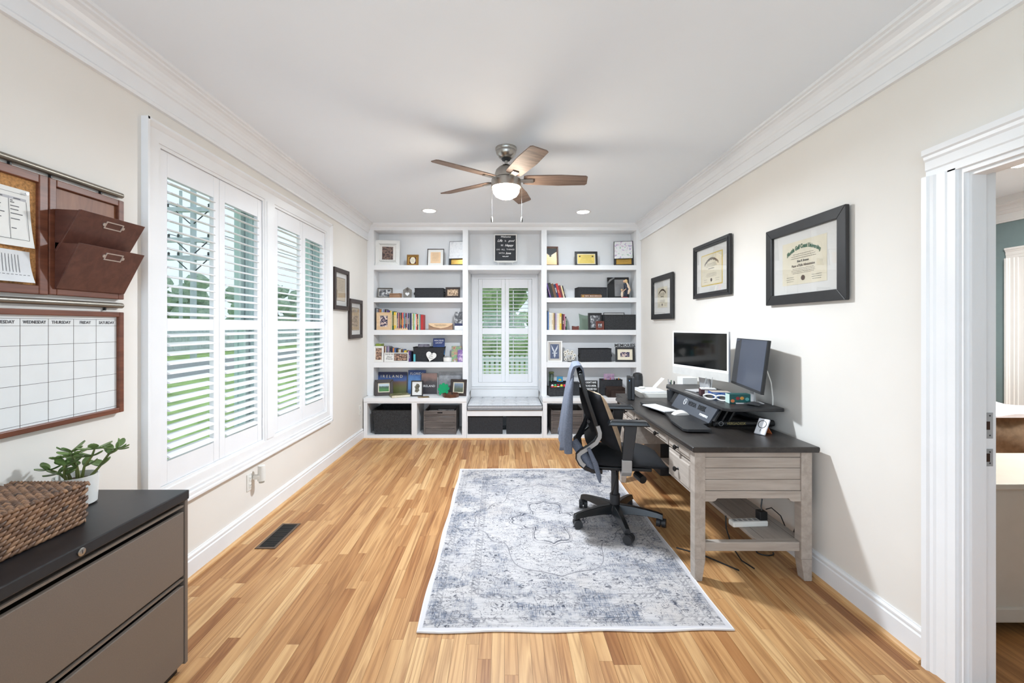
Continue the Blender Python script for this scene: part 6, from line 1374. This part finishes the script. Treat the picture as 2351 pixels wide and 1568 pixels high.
def leafb(p, d, up_, ln, w):
    d = Vector(d).normalized(); sd = d.cross(Vector(up_)).normalized(); n = sd.cross(d); p = Vector(p)
    def f(u, v, s):
        ww = w * math.sin(PI * min(1, u * .93 + .05)) ** .7 * (.5 + .6 * u)
        return p + d * ln * u + sd * ww * (2*v - 1) + n * (s * .0022 * (1 - (2*v-1) ** 2) + .012 * u * u + .003 * (2*v-1) ** 2)
    return B().grid(lambda u, v: f(u, v, 1), 7, 4, lambda u, v: f(u, v, -1))
for s in stems:
    for q in range(len(s)):
        if q == 0: continue
        for k in range(4 if q == len(s) - 1 else 3):
            a = rr.uniform(0, 2*PI); ln = rr.uniform(.036, .056); d = (math.cos(a), math.sin(a), rr.uniform(-.1, .55))
            if s[q][0] + d[0] * ln < -.11: d = (abs(d[0]), d[1], d[2])
            leafb(s[q], d, (0, 0, 1), ln, rr.uniform(.013, .020)).obj('leaf', M_leaf, pt, smooth=True, angle=80)
for d in ((.5, .1, .9), (1, 0, .15), (.9, .2, -.2), (.4, -.3, .3)): leafb(stems[4][3], d, (.1, 0, 1), .04, .006).obj('leaf', M_leaf, pt, smooth=True, angle=80)

# ------------------------------------------------------------------ wall organiser boards (left wall)
M_brd = woodmat('cherry_stained_wood', (92, 50, 34), (128, 76, 54), (20, 3, 40), .4)
M_brdp = woodmat('cherry_panel', (118, 70, 46), (150, 96, 64), (10, 30, 4), .45)
M_pock = woodmat('dark_cherry_pocket', (78, 46, 38), (104, 64, 52), (10, 30, 30), .4)
M_rod = mat('pewter_rod', (136, 130, 120), .35, metal=.7)
M_cork = mat('cork', (186, 136, 84), .9, var=.35, scale=130, bump=.4)
def board_frame(b, y0, y1, z0, z1, fw, x0=XL + .001, x1=XL + .026):
    b.box(x0, y0, z0, x1, y0 + fw, z1).box(x0, y1 - fw, z0, x1, y1, z1).box(x0, y0 + fw, z0, x1, y1 - fw, z0 + fw).box(x0, y0 + fw, z1 - fw, x1, y1 - fw, z1); return b
t = thing('cork_board', 'cork board in a cherry wood frame pinned with papers', 'notice board', (XL, 1.45, 1.53), world=True)
board_frame(B(), 1.225, 1.668, 1.538, 1.990, .033).obj('frame', M_brd, t, bevel=.003); B().box(XL + .001, 1.258, 1.571, XL + .012, 1.635, 1.957).obj('cork_panel', M_cork, t)
def sheet(label, pts_y, pts_z, m, curl=.0):
    y0, y1 = pts_y; z0, z1 = pts_z; t = thing('paper_sheet', label, 'paper', (XL + .0125, y0, z0), world=True)
    f = lambda u, v: (XL + .0135 + curl * (1 - v) ** 2 * u ** 1.5, y0 + (y1 - y0) * u, z0 + (z1 - z0) * v)
    B().grid(f, 8, 8, lambda u, v: (f(u, v)[0] + .0006, f(u, v)[1], f(u, v)[2])).obj('sheet', m, t, smooth=True); return t, f
t, f = sheet('white weekly planner page pinned on the cork board', (1.36, 1.612), (1.705, 1.915), M_paper, .02)
def wall_print(t, f, rects, m, name='print', lift=.0011):
    b = B()
    for u0, u1, v0, v1 in rects:
        q = [f(u0, v0), f(u1, v0), f(u1, v1), f(u0, v1)]; b.hexa([(a[0] + .0007, a[1], a[2]) for a in q], [(a[0] + lift, a[1], a[2]) for a in q])
    o = b.obj(name, m, t); o['kind'] = 'stuff'; return o
M_gp = mat('print_grey', (90, 90, 94), .7); M_gph = mat('table_header_grey', (190, 190, 194), .7)
cols = [.05 + .225 * k for k in range(5)]
wall_print(t, f, [(c, c + .224, .80, .845) for c in cols[:4]], M_gph, 'table_header'); wall_print(t, f, [(c - .002, c + .002, .12, .80) for c in cols] + [(.05, .95, .118, .124), (.60, .95, .915, .920), (.45, .58, .92, .935)], M_gp, 'table_lines')
wall_print(t, f, [(c + .02, c + .02 + w_, v, v + .014) for c in cols[:4] for v, w_ in ((.77, .03), (.74, .05), (.68, .11), (.62, .10), (.55, .15), (.46, .11), (.30, .06))] + [(c + .06, c + .15, .815, .83) for c in cols[:4]], M_gp, 'table_words', .0013)
t, f = sheet('white receipt and coupon sheet pinned lower on the cork board', (1.36, 1.612), (1.578, 1.692), mat('pale_receipt', (226, 228, 230), .7), .022)
wall_print(t, f, [(.60 + .04 * k, .605 + .04 * k, .30, .86) for k in range(7)] + [(.52, .53, .1 + .06 * k, .13 + .06 * k) for k in range(14)] + [(.02, .45, .15 + .05 * k, .165 + .05 * k) for k in range(2)] + [(.53 + .05 * k, .56 + .05 * k, .22, .235) for k in range(9)] + [(.02, .3, .80, .83), (.05, .32, .3, .315)], M_gp)
for k, (y, z) in enumerate(((1.595, 1.903), (1.50, 1.675))):
    o = B().tube([(XL + .0152, y, z), (XL + .022, y, z), (XL + .026, y, z)], [.002, .004, .005], 8).obj('push_pin', mat('clear_pin', (214, 216, 218), .2)); tag(o, ('upper' if k == 0 else 'lower') + ' clear push pin in the cork board', 'push pin')
t = thing('letter_pocket_board', 'cherry wall organiser with two slanted letter pockets', 'wall organiser', (XL, 1.835, 1.53), world=True)
py0, py1 = 1.671, 2.0
board_frame(B(), py0, py1, 1.540, 1.990, .028).obj('frame', M_brd, t, bevel=.003); B().box(XL + .001, py0 + .028, 1.568, XL + .012, py1 - .028, 1.962).obj('back_panel', M_brdp, t)
def pocket(zb, zt, out, ztb):
    """slanted front board with two triangular cheeks"""
    x0 = XL + .0125; a, c = py0 + .018, py1 - .008
    p = B().hexa([(x0 + .012, a, zb), (x0 + .012, c, zb), (x0 + .022, c, zb), (x0 + .022, a, zb)], [(x0 + out - .010, a, zt), (x0 + out - .010, c, zt), (x0 + out, c, zt), (x0 + out, a, zt)]).obj('pocket_front', M_pock, t, bevel=.0015)
    for yy in (a + .001, c - .011): B().prism([(x0 + .014, zb + .004), (x0 + out - .012, zt - .003), (x0 + .016, ztb)], 'xz', yy, yy + .010).obj('pocket_cheek', M_pock, t)
    sl = Vector((out - .022, 0, zt - zb)); ln = sl.length; ang_ = math.atan2(out - .022, zt - zb)
    Rm = Matrix.Translation((x0 + .022, (a + c) / 2 + .01, zb)) @ Matrix.Rotation(ang_, 4, 'Y'); zc = ln - .036; e = B(Rm)
    for q in ((-.040, zc - .016, .040, zc - .012), (-.040, zc + .012, .040, zc + .016), (-.040, zc - .012, -.036, zc + .012), (.036, zc - .012, .040, zc + .012)): e.box(0.0, q[0], q[1], .003, q[2], q[3])
    for s in (-1, 1): e.cyl((0, s * .044, zc), (.003, s * .044, zc), .007, n=8)
    e.obj('label_holder', mat('nickel_label_holder', (206, 196, 188), .3, metal=.6), p)
pocket(1.71, 1.872, .118, 1.874); pocket(1.565, 1.742, .115, 1.744)
def rod(label, y0, y1, z, hooks):
    t = thing('hanging_rod', label, 'rod', (XL, y1, z), world=True); B().tube([(XL + .014, y0, z), (XL + .014, y1, z)], .0125, 14).obj('bar', M_rod, t, smooth=True); B().tube([(XL + .014, y1, z), (XL + .014, y1 + .006, z)], [.0125, .008], 14).obj('end_cap', M_rod, t, smooth=True)
    for y in hooks: B().box(XL + .001, y, z - .024, XL + .012, y + .006, z - .006).obj('hook', M_black, t)
rod('pewter rod above the cork and pocket boards', 1.21, 2.0, 2.016, (1.40, 1.55, 1.69, 1.90)); rod('pewter rod above the calendar board', 1.21, 2.0, 1.512, (1.40, 1.92))
t = thing('calendar_board', 'whiteboard weekly calendar in a cherry wood frame', 'calendar', (XL, 1.62, 1.02), world=True)
cy0, cy1, cz0_, cz1_ = 1.245, 1.998, 1.027, 1.482
board_frame(B(), cy0, cy1, cz0_, cz1_, .022, x1=XL + .028).obj('frame', M_brd, t, bevel=.003); B().box(XL + .001, cy0 + .022, cz0_ + .022, XL + .012, cy1 - .022, cz1_ - .022).obj('whiteboard', mat('whiteboard_gloss', (232, 234, 234), .25, var=.02), t)
gy0, gy1, gz1 = cy0 + .022, cy1 - .022, 1.447; b = B(); cw = .0985
for k in range(8): b.box(XL + .0121, gy1 - k * cw - .0006, cz0_ + .022, XL + .0125, gy1 - k * cw + .0006, gz1)
zs = [gz1, gz1 - .027] + [gz1 - .027 - .0725 * k for k in range(1, 6)]
for z in zs: b.box(XL + .0121, gy0, z - .0006, XL + .0125, gy1, z + .0006)
tag(b.obj('grid_lines', mat('grid_brown', (70, 58, 54), .6), t), kind='stuff')
Rw = Matrix.Translation((XL + .0127, 0, 0)) @ Matrix.Rotation(PI/2, 4, 'Z')
for k, s in enumerate(('SATURDAY', 'FRIDAY', 'THURSDAY', 'WEDNESDAY', 'TUESDAY', 'MONDAY', 'SUNDAY')): text(s, .0165, M_gp, t, Rw, x=gy1 - cw * (k + .5), z=gz1 - .0135, sx=.88 if len(s) < 9 else .8, bold=.0002)

# ------------------------------------------------------------------ ceiling fan and recessed lights
fan = thing('ceiling_fan', 'brushed nickel ceiling fan with five wood blades, lit', 'ceiling fan', (.016, 3.235, ZC))
B().lathe([(.079, 0), (.079, -.016), (.075, -.022), (.076, -.028), (.068, -.055), (.045, -.078), (.04, -.08)], 32).obj('canopy', M_steel, fan, smooth=True)
B().lathe([(.036, -.0805), (.03, -.092), (.014, -.094)], 20).obj('canopy_ring', M_black, fan, smooth=True); B().cyl((0, 0, -.09), (0, 0, -.13), .012, n=14).obj('down_rod', M_steel, fan, smooth=True)
B().lathe([(.012, -.122), (.03, -.128), (.055, -.145), (.075, -.165), (.084, -.19), (.086, -.222), (.080, -.224)], 32).obj('motor_housing', M_steel, fan, smooth=True)
B().lathe([(.070, -.2245), (.095, -.228), (.110, -.238), (.1115, -.296), (.101, -.2965), (.100, -.293)], 36).obj('light_ring', M_steel, fan, smooth=True)
M_globe = emit('frosted_lit_globe', (252, 238, 218), 34.0)
B().lathe([(.094, -.2935), (.099, -.305), (.096, -.330), (.078, -.356), (.046, -.373), (.001, -.379)], 36).obj('globe', M_globe, fan, smooth=True)
area_light('fan_bulb_light', (.016, 3.235, ZC - .383), (0, 0, 0), .17, .17, 25, (.78, .89, 1), 'DISK')
M_blade = woodmat('grey_walnut_blade', (98, 80, 70), (146, 124, 110), (3, 40, 40), .65)
for k in range(5):
    a = math.radians(2 - 72 * k); Rk = Matrix.Rotation(a, 4, 'Z') @ Matrix.Translation((0, 0, -.238)) @ Matrix.Rotation(math.radians(-13), 4, 'X')
    bl = B(Rk).prism([(.13, -.050), (.16, -.060), (.40, -.070), (.585, -.062), (.60, -.050), (.612, .040), (.600, .058), (.40, .070), (.16, .060), (.13, .050)], 'xy', .0, .007).obj('blade', M_blade, fan, bevel=.001)
    B(Rk).prism([(.07, -.012), (.15, -.022), (.20, -.022), (.205, .022), (.15, .022), (.07, .012)], 'xy', -.009, -.0005).obj('blade_iron', M_steel, bl, bevel=.001)
for s, x, y in ((0, -.105, -.03), (1, .115, -.03)):
    c_ = B().tube([(x, y, -.285), (x, y, -.52)], .0009, 5).obj('pull_chain', mat('dull_chain', (16, 15, 14), .8), fan); B().lathe([(.003, -.518), (.007, -.53), (.007, -.55), (.003, -.56)], 10, (x, y, 0)).obj('chain_pendant', mat('chain_fob', (90, 86, 80), .5), c_, smooth=True)
def can(label, x, y, watts):
    t = thing('recessed_light', label, 'ceiling light', (x, y, ZC)); B().lathe([(.092, -.0005), (.092, -.004), (.072, -.006), (.068, -.003)], 28).obj('trim_ring', M_trim, t, smooth=True); B().lathe([(.067, -.0062), (.001, -.0066)], 28).obj('lens', emit('lit_downlight_lens', (255, 250, 240), 9.0), t)
    area_light('downlight', (x, y, ZC - .012), (0, 0, 0), .13, .13, watts, (.78, .90, 1), 'DISK').parent = None
can('recessed ceiling light left of the fan near the bookcase', -.855, 4.99, 2); can('recessed ceiling light right of the fan near the bookcase', .916, 5.04, 2)

# ------------------------------------------------------------------ bedroom furniture
M_ch = mat('taupe_chest_paint', (196, 190, 180), .5, var=.03)
t = thing('blanket_chest', 'pale taupe chest at the foot of the bed through the doorway', 'chest', (2.6, 2.25, 0), world=True)
B().box(2.05, 2.0, .06, 3.2, 2.45, .672).obj('body', M_ch, t); B().box(2.03, 1.98, .673, 3.22, 2.47, .70).obj('lid', M_ch, t, bevel=.005); B().box(2.04, 1.99, .06, 3.21, 2.46, .13).obj('base_moulding', M_ch, t, bevel=.008)
for x in (2.08, 3.10): B().box(x, 2.02, 0, x + .07, 2.43, .06).obj('foot', M_ch, t)
t = thing('bed', 'bed with brown quilt and white sheets through the doorway', 'bed', (4.3, 4.8, 0), world=True)
B().box(3.55, 3.86, 0, 5.05, 5.8, .25).obj('bed_base', M_fdark, t)
def quilt(u, v): return (3.5 + 1.59 * u, 3.78 + 2.0 * v, .645 + .012 * math.sin(u * 23 + 3 * math.sin(v * 9)) + .01 * math.sin(v * 17))
B().box(3.56, 3.86, .251, 5.04, 5.78, .62).obj('mattress', M_paper, t, bevel=.03)
M_qu = mat('brown_quilt', (112, 94, 76), .9, var=.2, scale=25, bump=.6, bscale=30)
B().grid(lambda u, v: (3.5 + 1.59 * u, 3.80 + .016 * math.sin(u * 26) + .014 * math.sin(v * 9 + u * 9), .10 + .53 * v), 40, 14, lambda u, v: (3.5 + 1.59 * u, 3.835, .10 + .53 * v)).obj('quilt', M_qu, t, smooth=True)
B().grid(quilt, 34, 34, lambda u, v: (quilt(u, v)[0], quilt(u, v)[1], .622)).obj('sheet', mat('white_sheet', (214, 214, 222), .8, var=.05), t, smooth=True)
t = thing('bedroom_ceiling_fan', 'dark-bladed lit ceiling fan seen through the doorway top', 'ceiling fan', (3.25, 2.75, 2.9))
B().cyl((0, 0, 0), (0, 0, -.25), .015, n=12).obj('down_rod', M_steel, t); B().lathe([(.05, -.2), (.10, -.24), (.11, -.34), (.09, -.36)], 24).obj('motor_housing', M_steel, t, smooth=True); B().lathe([(.088, -.3605), (.12, -.40), (.09, -.45), (.02, -.475)], 24).obj('globe', emit('bedroom_globe', (255, 244, 226), 40.0), t, smooth=True)
for k in range(5): B(Matrix.Rotation(math.radians(20 + 72 * k), 4, 'Z') @ Matrix.Translation((0, 0, -.30)) @ Matrix.Rotation(math.radians(12), 4, 'X')).prism([(.12, -.05), (.55, -.07), (.58, .05), (.12, .05)], 'xy', 0, .007).obj('blade', M_dark, t)
